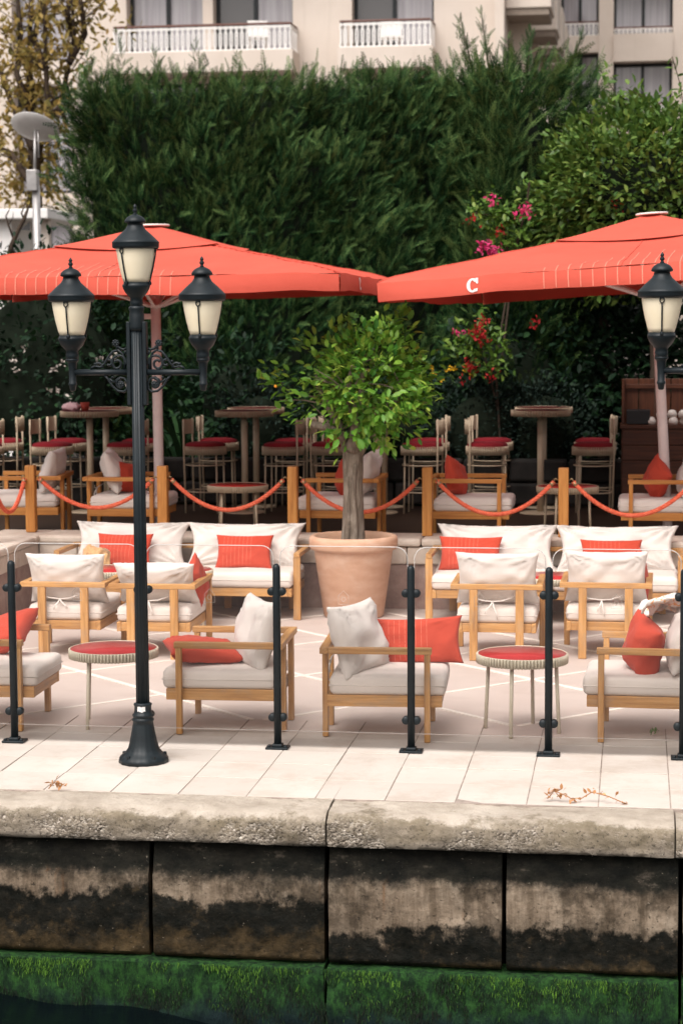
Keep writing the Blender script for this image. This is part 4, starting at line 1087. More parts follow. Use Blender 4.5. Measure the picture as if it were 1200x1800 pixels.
# ------------------------------------------------------------------ lamp posts
def arc(cx, cz, r, a0, a1, n=14, r1=None):
    r1 = r if r1 is None else r1
    return [(cx + (r + (r1 - r) * k / n) * math.cos(R(a0 + (a1 - a0) * k / n)), 0, cz + (r + (r1 - r) * k / n) * math.sin(R(a0 + (a1 - a0) * k / n))) for k in range(n + 1)]

def lantern(t_, x, z, rot=0.0):
    u = 1 / 306.0                      # photo pixels to metres at the post
    L = bpy.data.objects.new('lantern', cached('lcup', lambda: MB().lathe([(.036, 0), (.036, .03), (.034, .05), (.044, .062), (.062, .082), (.074, .105), (.078, .118), (.078, .125), (.074, .128), (.070, .140)], 28).mesh('cup', True)))
    if not L.data.materials: L.data.materials.append(M['iron'])
    COL.objects.link(L); L.parent = t_; L.location = (x, 0, z); L.rotation_euler = (0, 0, rot)
    part('globe', cached('lglobe', lambda: MB().lathe([(.069, .138), (.078, .165), (.092, .22), (.102, .27), (.109, .315), (.111, .335)], 32).mesh('globe', True)), 'milk', L)
    rf = part('roof', cached('lroof', lambda: MB().lathe([(.119, .328), (.129, .332), (.132, .342), (.131, .357), (.133, .360), (.131, .366), (.122, .374), (.098, .398), (.074, .420), (.056, .436), (.050, .447), (.046, .452), (.043, .468), (.057, .472), (.060, .478), (.056, .489), (.044, .503), (.026, .513), (.013, .518), (0, .52)], 32).mesh('roof', True)), 'iron', L)
    part('finial', cached('lfin', lambda: MB().lathe([(.010, .515), (.012, .522), (.007, .528), (.013, .536), (.014, .543), (.007, .552), (.011, .558), (.011, .562), (.005, .572), (0, .578)], 14).mesh('fin', True)), 'iron', L)
    for k in range(3):
        a = R(-90 + 120 * k)
        def st():
            b = MB(); ca, sa = math.cos(a), math.sin(a)
            b.tube([(r_ * ca, r_ * sa, z_) for r_, z_ in ((.0755, .128), (.084, .165), (.098, .22), (.108, .27), (.113, .295))], .0045, 6)
            for sg in (-1, 1):
                b.tube([(.113 * ca - q * sg * sa, .113 * sa + q * sg * ca, z_) for q, z_ in ((0, .295), (.012, .31), (.010, .325), (0, .335))], .0035, 5)
            b.box((.116 * ca, .116 * sa, .336), (.02, .02, .025), .003)
            b.box((.077 * ca, .077 * sa, .134), (.018, .018, .02), .003)
            return b.mesh('strap', True)
        part('strap', cached(('lstrap', k), st), 'iron', L)
    return L

def lamp_post(label, x, y):
    t_ = thing('street_lamp', label, 'street lamp', (x, y, 0), 0, 'street lamps')
    base = part('base', cached('lbase', lambda: MB().lathe([(.142, 0), (.142, .018), (.135, .03), (.118, .045), (.105, .055), (.090, .075), (.080, .11), (.070, .16), (.060, .215), (.056, .235), (.062, .24), (.062, .25), (.055, .256), (.055, .262), (.060, .266), (.060, .276), (.052, .282), (.048, .30), (.048, .325), (.052, .33), (.052, .338), (.038, .345)], 48, flute=.018, nf=16).mesh('base', True)), 'iron', t_)
    for k in range(5):
        a = 2 * PI * k / 5 + .4
        part('bolt', cached(('lbolt', k), lambda: MB().lathe([(.013, .03), (.013, .048), (0, .052)], 6, (.122 * math.cos(a), .122 * math.sin(a), 0)).mesh('bolt')), 'iron', t_)
    part('pole', cached('lpole', lambda: MB().lathe([(.038, .34), (.0355, 1.4), (.0335, 2.47)], 72, flute=.045, nf=12).lathe([(.040, 2.47), (.042, 2.49), (.042, 2.56), (.038, 2.575), (.044, 2.59), (.044, 2.60), (.034, 2.61)], 24).mesh('pole', True)), 'iron', t_)
    lantern(t_, 0, 2.60, R(-30))
    za = 2.235
    for sx in (-1, 1):
        part('clamp_bar', cached(('lbar', sx), lambda: MB().box((sx * .046, 0, 2.285), (.022, .05, .47), .004).mesh('bar')), 'iron', t_)
        part('arm', cached(('larm', sx), lambda: MB().tube([(sx * .055, 0, za), (sx * .375, 0, za)], .0175, 12).mesh('arm', True)), 'iron', t_)
        part('arm_socket', cached(('lsock', sx), lambda: MB().lathe([(.010, -.105), (.016, -.10), (.020, -.075), (.024, -.07), (.024, -.062), (.020, -.055), (.021, 0), (.026, .05), (.030, .060), (.037, .065), (.037, .075), (.033, .08)], 20, (sx * .378, 0, za)).mesh('sock', True)), 'iron', t_)
        lantern(t_, sx * .378, za + .07, R(0))
        def scroll():
            b = MB(); r_ = .0075
            S = []
            S.append(arc(.105, .055, .040, 200, -60, 18)); S.append(arc(.118, .05, .030, -60, -330, 16, .014))
            S.append([(.075, 0, .015), (.072, 0, .06), (.085, 0, .105), (.11, 0, .125), (.14, 0, .118), (.165, 0, .09), (.19, 0, .05), (.215, 0, .028), (.245, 0, .035), (.262, 0, .028), (.27, 0, .018)])
            S.append(arc(.225, .03, .022, 200, 20, 8)); S.append(arc(.165, .052, .022, 60, 330, 10, .010))
            S.append([(.062, 0, .135), (.08, 0, .128), (.10, 0, .135), (.118, 0, .15), (.125, 0, .165)]); S.append([(.118, 0, .12), (.116, 0, .145), (.12, 0, .16)])
            S.append([(.062, 0, .10), (.072, 0, .112), (.066, 0, .122)])
            # under the arm
            S.append([(.19, 0, -.018), (.17, 0, -.04), (.15, 0, -.075), (.115, 0, -.105), (.08, 0, -.11), (.062, 0, -.095), (.060, 0, -.06), (.075, 0, -.035), (.1, 0, -.028), (.122, 0, -.042), (.126, 0, -.065)])
            S.append(arc(.098, -.066, .030, 90, -210, 16, .012)); S.append([(.126, 0, -.055), (.15, 0, -.05), (.163, 0, -.035)])
            for q in S: b.tube([(sx * p[0], 0, za + p[2]) for p in q], r_, 6)
            for (px_, pz_, rr) in ((.125, .165, .022), (.098, -.066, .020)):
                for k in range(8):
                    a = k * PI / 4; b.lathe([(0, -.007), (.008, -.005), (.008, .005), (0, .007)], 8, (sx * px_ + rr * .62 * math.cos(a), 0, za + pz_ + rr * .62 * math.sin(a)))
                b.lathe([(0, -.011), (.010, -.008), (.011, 0), (.010, .008), (0, .011)], 10, (sx * px_, 0, za + pz_))
            for (px_, pz_) in ((.20, .062), (.245, .048), (.145, -.028)): b.lathe([(0, -.008), (.008, -.004), (.008, .004), (0, .008)], 8, (sx * px_, 0, za + pz_))
            return b.mesh('scroll', True)
        part('scroll_bracket', cached(('lscroll', sx), scroll), 'iron', t_)
    return t_
lamp = lamp_post('black cast iron street lamp with three milky lanterns standing on the paving', -2.78, 10.985)
b = MB(); b.grid(lambda u, v_: (.0495 * math.cos(R(-115 + 55 * u)), .0495 * math.sin(R(-115 + 55 * u)), .296 + .032 * v_ + .004 * math.sin(u * 9)), 8, 3)
part('sticker', b.mesh('sticker', True), 'sticker', lamp)
lamp2 = lamp_post('black cast iron street lamp whose single lantern shows before the right umbrella', Yp(1162, 560, 11.1).x + .378, 11.1)

# ------------------------------------------------------------------ umbrellas
def umbrella(label, x, y, hgt, tilt=0.0, cpos=None, lines=(-1.2, .3), turn=0.0):
    t_ = thing('umbrella', label, 'umbrella', (x, y, DECK_Z), 0, 'coral square parasols'); A = 2.0
    t_.rotation_euler = (0, tilt, turn)
    z0 = hgt - DECK_Z; rise = .41; ze = z0 - rise
    def zc(px_, py_):
        a, c = abs(px_) / A, abs(py_) / A; m_ = max(a, c); mn = min(a, c)
        base = ze + rise * (1 - m_)
        # cloth sags between the hips and toward the rim
        sag = .045 * math.sin(PI * min(1, m_)) * (1 - (mn / max(m_, 1e-4)) ** 2) if m_ > 0 else 0
        roll = .025 * max(0, (m_ - .93) / .07) ** 2
        wv = .010 * fbm((px_ * 2.1, py_ * 2.1, x), 2) + .005 * fbm((px_ * 1.2, max(a, c) * 22, x + 5), 2) + .004 * math.sin(px_ * 19) * max(0, a - c) + .004 * math.sin(py_ * 19) * max(0, c - a) * 0
        return base - sag - roll + wv
    n_ = 64
    can = MB().grid(lambda u, v_: ((2 * u - 1) * A, (2 * v_ - 1) * A, zc((2 * u - 1) * A, (2 * v_ - 1) * A)), n_, n_).build('canopy', 'canvas', t_, True)
    VH = .145
    for k in range(4):
        a = k * PI / 2; ca, sa = math.cos(a), math.sin(a)
        def vf(u, v_, k=k, ca=ca, sa=sa):
            s_ = (2 * u - 1) * A; o_ = A + .004 + .022 * math.sin(v_ * PI * .6) + .012 * math.sin(s_ * 3.1 + k) * v_ - .03 * v_ * (abs(2 * u - 1) ** 8)
            zt = zc(s_, A)
            return (s_ * ca + o_ * sa, s_ * sa - o_ * ca, zt - VH * v_ * (1 + .05 * math.sin(s_ * 2.3 + k)))
        part('valance', MB().grid(vf, 60, 6).mesh('val', True), 'canvas', t_)
        if k == 0: vfront = vf
        if k == 1: vright = vf
    B = .74; zv = z0 - rise * B / A + .02
    vent = MB().grid(lambda u, v_: ((2 * u - 1) * B, (2 * v_ - 1) * B, z0 + .075 - (rise * B / A + .055) * max(abs(2 * u - 1), abs(2 * v_ - 1)) ** .95 - .045 * (max(abs(2 * u - 1), abs(2 * v_ - 1)) ** 3) * (1 - min(abs(2 * u - 1), abs(2 * v_ - 1)) ** 2)), 32, 32).build('vent', 'canvas', t_, True)
    part('cap', MB().lathe([(0, z0 + .06), (.14, z0 + .06), (.145, z0 + .068), (.14, z0 + .078), (0, z0 + .082)], 28).mesh('cap', True), 'cap', t_)
    for k in range(8):
        a = k * PI / 4; dx_, dy_ = [(1, 0), (1, 1), (0, 1), (-1, 1), (-1, 0), (-1, -1), (0, -1), (1, -1)][k]
        part('seam', MB().tube([(dx_ * A * f_ * .995, dy_ * A * f_ * .995, zc(dx_ * A * f_ * .995, dy_ * A * f_ * .995) + .001) for f_ in [.3 + .7 * q / 24 for q in range(25)]], .0055, 5).mesh('seam', True), 'canvas', can)
    part('pole', MB().lathe([(.046, 0), (.046, z0 - .05)], 20).mesh('pole', True), 'polewhite', t_)
    part('foot', MB().lathe([(.16, 0), (.16, .012), (.06, .02), (.056, .12), (.046, .125)], 24).mesh('foot', True), 'polewhite', t_)
    part('clamp_block', MB().box((-.07, 0, z0 - .76), (.09, .07, .05), .006).mesh('cb'), 'polewhite', t_)
    part('hub', MB().lathe([(.046, z0 - .68), (.085, z0 - .675), (.085, z0 - .655), (.06, z0 - .64), (.046, z0 - .60)], 20).mesh('hub', True), 'polewhite', t_)
    for k in range(8):
        a = k * PI / 4; L_ = A * (1.40 if k % 2 else .985); d = Vector((math.cos(a), math.sin(a), 0))
        mxn = lambda f_: zc(d.x * L_ * f_, d.y * L_ * f_)
        rb = part('rib', MB().tube([d * L_ * f_ + Vector((0, 0, mxn(f_) - .035)) for f_ in (.03, .35, .7, .985)], .013, 6).mesh('rib'), 'polewhite', t_)
        part('strut', MB().tube([d * .075 + Vector((0, 0, z0 - .66)), d * L_ * .52 + Vector((0, 0, mxn(.52) - .05))], .0165, 6).mesh('strut'), 'polewhite', rb)
    # printed pale lines: down the front valance and up the slope in a wedge
    nl = 19; x0, x1 = lines
    for i in range(nl):
        f_ = i / (nl - 1); xs = x0 + (x1 - x0) * f_; ln = .08 + .62 * (1 - abs(2 * f_ - 1)) * (1 if i % 2 else .8)
        pts = [(xs, -A * (1 - ln / A * q / 8)) for q in range(8, -1, -1)]
        b = MB(); wl = .0045
        for (p_, q_) in zip(pts[:-1], pts[1:]):
            b.add([(p_[0] - wl, p_[1], zc(*p_) + .004), (p_[0] + wl, p_[1], zc(*p_) + .004), (q_[0] + wl, q_[1], zc(*q_) + .004), (q_[0] - wl, q_[1], zc(*q_) + .004)], [(0, 1, 2, 3)])
        uu = (xs / A + 1) / 2
        for j in range(6):
            va, vb = j / 6 * .97, (j + 1) / 6 * .97; pa, pb = vfront(uu, va), vfront(uu, vb)
            b.add([(pa[0] - wl, pa[1] - .004, pa[2]), (pa[0] + wl, pa[1] - .004, pa[2]), (pb[0] + wl, pb[1] - .004, pb[2]), (pb[0] - wl, pb[1] - .004, pb[2])], [(0, 1, 2, 3)])
        part('printed_line', b.mesh('pl'), 'printline', can)
    # the slab-serif C on two valances
    def letter(vf, sx_):
        b = MB(); hgt_ = .118; P_in, P_out = [], []
        uc = (sx_ / A + 1) / 2
        def put(lx, lz):        # letter plane to the valance
            p = Vector(vf(uc + lx / (2 * A), min(1, max(0, .5 - lz / VH)))); q = Vector(vf(uc + lx / (2 * A) + .001, .5)); q0 = Vector(vf(uc + lx / (2 * A), .5))
            tg = (q - q0).normalized(); nr = Vector((tg.y, -tg.x, 0)); return p + nr * .007
        pts = []
        for k in range(25):
            a = R(48 + (312 - 48) * k / 24); ro = (.047, .058); wdt = .016 + .011 * abs(math.cos(a))
            ox, oz = ro[0] * math.cos(a), ro[1] * math.sin(a); ix, iz = (ro[0] - wdt) * math.cos(a), (ro[1] - wdt * .95) * math.sin(a)
            pts.append((put(ox, oz), put(ix, iz)))
        V = [q for p in pts for q in p]; b.add(V, [(2 * i, 2 * i + 1, 2 * i + 3, 2 * i + 2) for i in range(24)])
        b.add([put(.026, .058), put(.046, .058), put(.046, .010), put(.034, .012), put(.022, .034)], [(0, 1, 2, 3, 4)])
        b.add([put(.024, -.030), put(.043, -.026), put(.040, -.050), put(.024, -.054)], [(0, 1, 2, 3)])
        return part('letter', b.mesh('letter'), 'print', can)
    letter(vfront, cpos); letter(vright, -.9)
    return t_
umbrella('coral red square umbrella behind the three-lantern lamp post', -4.352, 17.95, 3.32, R(-.3), -1.6, (-.95, .62))
umbrella('tilted coral red square umbrella with a white letter C on its front valance', .30, 17.95, 3.37, R(-3.4), -1.20, (-.62, 1.15), R(-8))

# ------------------------------------------------------------------ hedge and plants
def frond():
    V, F_ = [], []
    def blade(p, d, L, wd):
        p, d = np.array(p, float), np.array(d, float); d /= np.linalg.norm(d); nrm = np.array([-d[1], d[0], 0]); o_ = len(V)
        V.extend([p, p + d * L * .5 + nrm * wd, p + d * L, p + d * L * .5 - nrm * wd]); F_.append((o_, o_ + 1, o_ + 2, o_ + 3))
    r_ = random.Random(3)
    for k in range(8):
        t_ = .08 + .9 * k / 8; L = .25 * (1 - t_) ** .7 + .05
        for sg in (-1, 1):
            a = R(33 + r_.uniform(-12, 12)) * sg; z_ = -.10 * t_ * t_ + .02
            p = (t_, 0, z_); d = (math.cos(a), math.sin(a), r_.uniform(-.1, .15)); blade(p, d, L, .014)
            for q in range(1):
                f_ = .42; pp = (p[0] + d[0] * L * f_, p[1] + d[1] * L * f_, p[2] + d[2] * L * f_)
                blade(pp, (math.cos(a + R(35)), math.sin(a + R(35)), 0.1), L * .45, .011); blade(pp, (math.cos(a - R(35)), math.sin(a - R(35)), 0.1), L * .45, .011)
    blade((.0, 0, 0), (1, 0, -.05), 1.05, .018)
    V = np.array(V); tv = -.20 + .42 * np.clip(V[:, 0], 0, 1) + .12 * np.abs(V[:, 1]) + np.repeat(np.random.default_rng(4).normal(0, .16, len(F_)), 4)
    return V, np.array(F_), tv
FV, FF, FT = frond()
def conifer(parent, surf, n, size, lean, tintc=.45, out=(0, -1, 0), seed=1, perc=9, name='foliage'):
    """clusters of flat sprays: surf() gives a point and outward normal"""
    r_ = np.random.default_rng(seed); P, Dv, Nv, T = [], [], [], []
    for i in range(n // perc):
        p, nv = surf(r_); nv = np.array(nv, float)
        ln = lean(p) if callable(lean) else lean
        ax = np.array([ln + r_.normal(0, .35), nv[1] * .55 + r_.normal(0, .15), 1.0 + r_.normal(0, .2)]); ax[0] += nv[0] * .4; ax /= np.linalg.norm(ax)
        L = r_.uniform(.35, .8) * size / .34; tc = tintc + r_.normal(0, .13)
        for k in range(perc):
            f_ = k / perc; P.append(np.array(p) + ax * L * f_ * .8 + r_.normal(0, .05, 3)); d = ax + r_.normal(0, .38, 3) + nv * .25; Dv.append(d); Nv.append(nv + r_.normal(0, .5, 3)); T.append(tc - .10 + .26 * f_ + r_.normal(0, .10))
    P, Dv, Nv = np.array(P), np.array(Dv), np.array(Nv)
    V, F_, t_ = scatter(FV, FF, P, frames(Dv, Nv), size * r_.uniform(.6, 1.2, len(P)), np.clip(np.array(T), 0, 1), .0, FT)
    return tag(bigmesh(name, V, F_, 'cypress', t_, parent), kind='stuff')

HY = 22.7
hx0, hx1 = Yp(136, 300, HY).x, Yp(905, 300, HY).x; htop = Yp(500, 135, HY).z
hd = thing('hedge', 'tall clipped dark green cypress hedge behind the deck', 'hedge', ((hx0 + hx1) / 2, HY, DECK_Z)); hb = np.array(hd.location)
def hsurf(r_):
    x = r_.uniform(hx0 - .02, hx1 + .1); z = DECK_Z + (htop - DECK_Z - .25) * r_.random() ** .72
    dp = .44 * fbm((x * 1.2, z * 1.2, 2.0), 3) + .18 * fbm((x * 3.5, z * 3.5, 5.0), 2)
    return (np.array([x, HY - dp, z]) - hb, (0.0, -1.0, .2))
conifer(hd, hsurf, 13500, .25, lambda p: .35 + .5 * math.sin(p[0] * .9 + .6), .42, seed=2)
def htops(r_):
    x = r_.uniform(hx0 - .02, hx1 + .1); y = HY + r_.uniform(-.1, 1.2)
    return (np.array([x, y, htop - .32 + .10 * fbm((x * 1.3, y, 0), 2) + r_.uniform(-.1, .08)]) - hb, (0.0, -.3, .8))
conifer(hd, htops, 1300, .24, 0.0, .55, seed=3, perc=6)
def hside(r_):
    z = DECK_Z + (htop - DECK_Z - .3) * r_.random(); return (np.array([hx0 + .05, HY + r_.uniform(-.05, 1.3), z]) - hb, (-1.0, -.2, .1))
conifer(hd, hside, 900, .26, -.2, .45, seed=4)
b = MB(); b.box((0, .95, (htop - DECK_Z) / 2 - .3), (hx1 - hx0 - .12, 1.3, htop - DECK_Z - .6), .15); b.v = [(x_, y_, z_ * (htop - DECK_Z - .10) / (htop - DECK_Z - .6)) for x_, y_, z_ in b.v]; b.build('shade_core', 'gapshade', hd)  # solid box inside the hedge, coloured dark so gaps between sprays look shaded
# free-growing leaders poking out of the hedge top
for px_, py_, h_ in ((185, 75, .75), (205, 60, .9), (340, 75, .7), (415, 95, .5), (270, 90, .5), (590, 128, .25), (630, 120, .3), (470, 120, .3), (150, 95, .4)):
    c = Yp(px_, py_, HY + .4); r2 = np.random.default_rng(px_)
    n_ = int(26 * h_ + 10); f_ = np.linspace(0, 1, n_); P = np.stack([c.x + .05 * np.sin(f_ * 4), np.full(n_, c.y), c.z - h_ * f_], 1) - hb
    D_ = np.stack([r2.normal(0, .55, n_), r2.normal(-.2, .45, n_), .75 + .3 * r2.random(n_)], 1); N_ = r2.normal(0, 1, (n_, 3)) + np.array([0, -1, 0])
    V, F_, t_ = scatter(FV, FF, P, frames(D_, N_), .10 + .17 * f_ * r2.uniform(.7, 1.2, n_), np.clip(r2.normal(.7, .12, n_), 0, 1))
    lo = bigmesh('leader', V, F_, 'cypress', t_, hd); lo['kind'] = 'stuff'

# the taller conifer at the hedge's right end
tx0, tx1 = Yp(815, 300, HY).x, Yp(1005, 300, HY).x; ttop = Yp(900, 140, HY).z
cf = thing('conifer', 'taller bushy conifer growing out of the hedge next to the bougainvillea', 'tree', ((tx0 + tx1) / 2, HY + .2, DECK_Z)); cfb = np.array(cf.location)
def csurf(r_):
    z = DECK_Z + (ttop - DECK_Z - .2) * r_.random() ** .7; k = (z - DECK_Z) / (ttop - DECK_Z); a = r_.uniform(PI, 2 * PI)
    wd = (tx1 - tx0) / 2 * (.86 + .22 * k) * (1 + .18 * fbm((a * 2, z * 1.5, 1), 2)); return (np.array([wd * math.cos(a), .75 * math.sin(a) * (1 + .2 * fbm((a, z, 4), 2)), z - DECK_Z]), (math.cos(a) * .8, math.sin(a), .2))
conifer(cf, csurf, 4600, .28, lambda p: .25 + .35 * p[0], .48, seed=6)
b = MB(); b.lathe([(.45, 0), (.52, 2), (.48, (ttop - DECK_Z) * .85), (.1, (ttop - DECK_Z) * .97)], 14); b.build('shade_core', 'gapshade', cf)  # solid core; its dark colour paints the shade inside the conifer
bark_tube([(0, .1, 0), (.03, .1, 1.5), (0, .1, 3.2)], [.16, .12, .05], 'trunk', cf, 10, 'darkbark')
for px_, py_, h_, w_ in ((808, 28, 1.1, .26), (845, 22, 1.2, .26), (892, 70, .6, .26), (932, 58, .65, .26), (1022, 62, .75, .26), (1000, 120, .5, .28), (985, 150, .4, .3), (960, 130, .4, .3), (870, 120, .4, .3), (785, 120, .35, .22)):
    c = Yp(px_, py_, HY); r2 = np.random.default_rng(px_)
    n_ = int(30 * h_ + 8); f_ = np.linspace(0, 1, n_); dx = (tx0 + tx1) / 2 - c.x
    P = np.stack([c.x + dx * .45 * f_ ** 1.2, np.full(n_, c.y), c.z - h_ * f_], 1) - cfb
    D_ = np.stack([r2.normal(0, .5, n_) - dx * .3, r2.normal(-.2, .45, n_), .8 + .3 * r2.random(n_)], 1); N_ = r2.normal(0, 1, (n_, 3)) + np.array([0, -1, 0])
    V, F_, t_ = scatter(FV, FF, P, frames(D_, N_), .12 + w_ * f_ * r2.uniform(.6, 1.1, n_), np.clip(r2.normal(.62, .13, n_), 0, 1))
    lo = bigmesh('leader', V, F_, 'cypress', t_, cf); lo['kind'] = 'stuff'
    MB().tube([tuple(P[0]), tuple(P[n_ // 2]), tuple(P[-1])], [.004, .010, .016], 5).build('stem', 'darkbark', cf)

def shrub(name, label, cat, c, rad, n_tip, per, size, mat, seed, nparts=0, spread=.10, lo=.6, trunk=None, core=True, fill=None, droop=.3, group=None):
    """c: centre of the crown; stands on the deck or ground below it"""
    t_ = thing(name, label, cat, (c[0], c[1], DECK_Z), 0, group)
    P, O_ = crown_pts(n_tip, per, c, rad, seed, spread, lo, fill)
    leaf_cloud(P, O_, size, t_, mat, 'foliage', nparts, 'leaf', droop, base=(c[0], c[1], DECK_Z))
    if core:
        b = MB(); b.lathe([(max(0.01, rad[0] * .60 * math.sin(a)), c[2] - DECK_Z - rad[2] * .66 * math.cos(a)) for a in [k * PI / 8 for k in range(9)]], 14)
        b.v = [(x, y * rad[1] / rad[0], z) for x, y, z in b.v]; b.build('shade_core', 'gapshade', t_)  # solid core added in the crown, inner shade put into its colour
    if trunk: bark_tube([(0, 0, 0), (.04, 0, trunk * .5), (0, 0, trunk)], [.10, .08, .05], 'trunk', t_, 10, 'darkbark')
    else: MB().tube([(0, 0, 0), (0, 0, max(.2, c[2] - DECK_Z))], [.03, .015], 6).build('stem', 'darkbark', t_)
    return t_

SY = 21.9
c = Yp(1150, 345, SY)
shrub('shrub_tree', 'round green broadleaf tree rising behind the tilted umbrella', 'tree', (c.x, c.y, c.z), (1.22, .9, .98), 1000, 15, .10, 'shrub', 9, 300, .10, .72, trunk=2.2)
c = Yp(1060, 600, SY + .6)
shrub('dark_shrub', 'dark leafy shrub in deep shade under the tilted umbrella', 'shrub', (c.x, c.y, 2.05), (1.25, .45, 1.0), 430, 13, .12, 'darkshrub', 10, 0, .12, .2, trunk=2.0, core=False)
c = Yp(1075, 600, SY + 1.5)
shrub('dark_shrub', 'dense dark shrub at the very back behind the cabinet', 'shrub', (c.x, c.y, 1.7), (1.4, .5, 1.35), 420, 12, .13, 'darkshrub', 19, 0, .13, .3, core=False)
c = Yp(900, 640, SY + .2)
shrub('dark_shrub', 'dark leafy shrub behind the yellow flowers', 'shrub', (c.x, c.y, 1.75), (.85, .5, .95), 220, 12, .11, 'darkshrub', 11, 0, .10, .5)
c = Yp(420, 640, SY)
shrub('leafy_shrub', 'leafy green shrub between the lamp post and the potted tree', 'shrub', (c.x, c.y, 1.55), (.70, .45, .75), 130, 12, .12, 'darkshrub', 12, 0, .11, .4)
c = Yp(120, 600, SY + .3)
shrub('ivy_mass', 'dark ivy thicket with small pale flowers at the left of the deck', 'ivy', (c.x - .3, c.y, 1.9), (1.45, .6, 1.45), 420, 13, .10, 'darkshrub', 13, 0, .11, .6)
iv = bpy.data.objects['ivy_mass']
for k in range(12):
    q = Yp(random.uniform(20, 260), random.uniform(600, 720), SY - .3); P = np.array([q]) + rng.normal(0, .018, (7, 3)); V, F_, t_ = scatter(LEAF_V, LEAF_T, P - np.array(iv.location), frames(rng.normal(0, 1, (7, 3)), rng.normal(0, 1, (7, 3))), np.full(7, .05), rng.random(7))
    tag(bigmesh('flower', V, F_, 'whiteflower', t_, iv), kind='stuff')
# grey-green bushes at the foot of the hedge
for (px_, wz, lab, sd_) in ((845, .62, 'low grey-green bush with yellow flowers behind the bar stools', 14), (960, .55, 'low grey-green bush behind the bar table nearest the cabinet', 15), (455, .52, 'low grey-green bush behind the bar table by the umbrella pole', 16), (700, .5, 'low grey-green bush showing right of the potted tree', 17)):
    c = Yp(px_, 720, 21.6); shrub('low_bush', lab, 'bush', (c.x, c.y, DECK_Z + .75), (wz, .3, .62), 170, 14, .055, 'rosemary', sd_, 0, .075, .5, group=None, droop=-.4)
lb = bpy.data.objects['low_bush']
for (px_, py_) in ((757, 645), (762, 658), (776, 668), (786, 650), (793, 647), (799, 649), (815, 643), (820, 646), (817, 652), (828, 660)):
    q = Yp(px_, py_, 21.25); P = np.array([q]) + rng.normal(0, .008, (9, 3)); V, F_, t_ = scatter(LEAF_V, LEAF_T, P - np.array(lb.location), frames(rng.normal(0, 1, (9, 3)), rng.normal(0, 1, (9, 3)) + np.array([0, -1, 0])), np.full(9, .034), rng.random(9))
    tag(bigmesh('flower', V, F_, 'yellowflower', t_, lb), kind='stuff')
# upright strap leaves
sp_ = thing('strap_leaf_plant', 'plant with long upright strap leaves behind the lamp post', 'plant', (Yp(330, 700, 21.4).x, 21.4, DECK_Z))
for k in range(14):
    a = random.uniform(0, 2 * PI); L = random.uniform(.9, 1.6); d = Vector((math.cos(a), math.sin(a), 0)); wd = random.uniform(.03, .055); b = MB()
    pts = [d * (.05 + L * .42 * t_ ** 1.6) + Vector((0, 0, L * (t_ - .28 * t_ ** 3))) for t_ in [q / 8 for q in range(9)]]; sdv = Vector((-d.y, d.x, 0))
    b.add([p_ + sdv * sg * wd * (1 - (q / 8) ** 3) * (.4 + .6 * min(1, q / 3)) for q, p_ in enumerate(pts) for sg in (-1, 1)], [(2 * q, 2 * q + 1, 2 * q + 3, 2 * q + 2) for q in range(8)])
    o = b.build('leaf', 'darkshrub', sp_, True); a_ = o.data.attributes.new('tint', 'FLOAT', 'POINT'); a_.data.foreach_set('value', [random.uniform(.6, 1)] * len(o.data.vertices))

# bougainvillea: leafy sprays with pink and red bracts
bg_ = thing('bougainvillea', 'bougainvillea with magenta and red flowers beside the conifer', 'climbing plant', (Yp(880, 700, 21.5).x, 21.5, DECK_Z)); bgb = np.array(bg_.location)
tips = [((845, 372), 60), ((865, 378), 70), ((890, 385), 60), ((905, 400), 50), ((870, 400), 50), ((925, 330), 26), ((935, 372), 40), ((880, 425), 50), ((900, 445), 60), ((865, 350), 20), ((850, 560), 36), ((825, 590), 60), ((815, 605), 50), ((845, 620), 60), ((870, 640), 50), ((830, 640), 40), ((800, 600), 30), ((860, 590), 50), ((880, 615), 50)]
P, O_ = [], []
for (q, n_) in tips:
    p = np.array(Yp(q[0], q[1], 21.2 if q[1] > 500 else 21.4)); P.append(p + rng.normal(0, .085, (n_, 3))); O_.append(np.tile((0, -.6, .1), (n_, 1)) + rng.normal(0, .5, (n_, 3)))
leaf_cloud(np.concatenate(P), np.concatenate(O_), .085, bg_, 'vine', 'foliage', 0, 'leaf', .5, base=bgb)
for (px_, py_, mt, n_) in ((915, 371, 'bract', 26), (927, 369, 'bract', 22), (850, 437, 'bract', 40), (868, 444, 'bract', 44), (860, 430, 'bract', 24), (868, 353, 'bract', 22), (878, 403, 'redbract', 14), (828, 384, 'redbract', 12), (836, 583, 'redbract', 40), (848, 592, 'redbract', 40), (850, 566, 'redbract', 30), (806, 580, 'bract', 10), (825, 640, 'redbract', 24), (832, 645, 'redbract', 16), (864, 662, 'redbract', 16), (812, 664, 'redbract', 8), (938, 562, 'redbract', 12), (1085, 365, 'redbract', 10)):
    p = np.array(Yp(px_, py_, 21.0)); Q = p + rng.normal(0, .036, (n_, 3)); V, F_, t_ = scatter(LEAF_V, LEAF_T, Q - bgb, frames(rng.normal(0, 1, (n_, 3)), rng.normal(0, 1, (n_, 3)) + np.array([0, -1, 0])), rng.uniform(.035, .06, n_), rng.random(n_))
    tag(bigmesh('flower', V, F_, mt, t_, bg_), kind='stuff')
for pts in ([(880, 800), (870, 640), (900, 460), (870, 380), (835, 375)], [(880, 640), (905, 440), (925, 360), (930, 320)], [(875, 720), (850, 620), (820, 590), (806, 585)]):
    MB().tube([Vector(Yp(x_, y_, 21.45)) - Vector(bgb) for x_, y_ in pts], .012, 6).build('stem', 'darkbark', bg_)
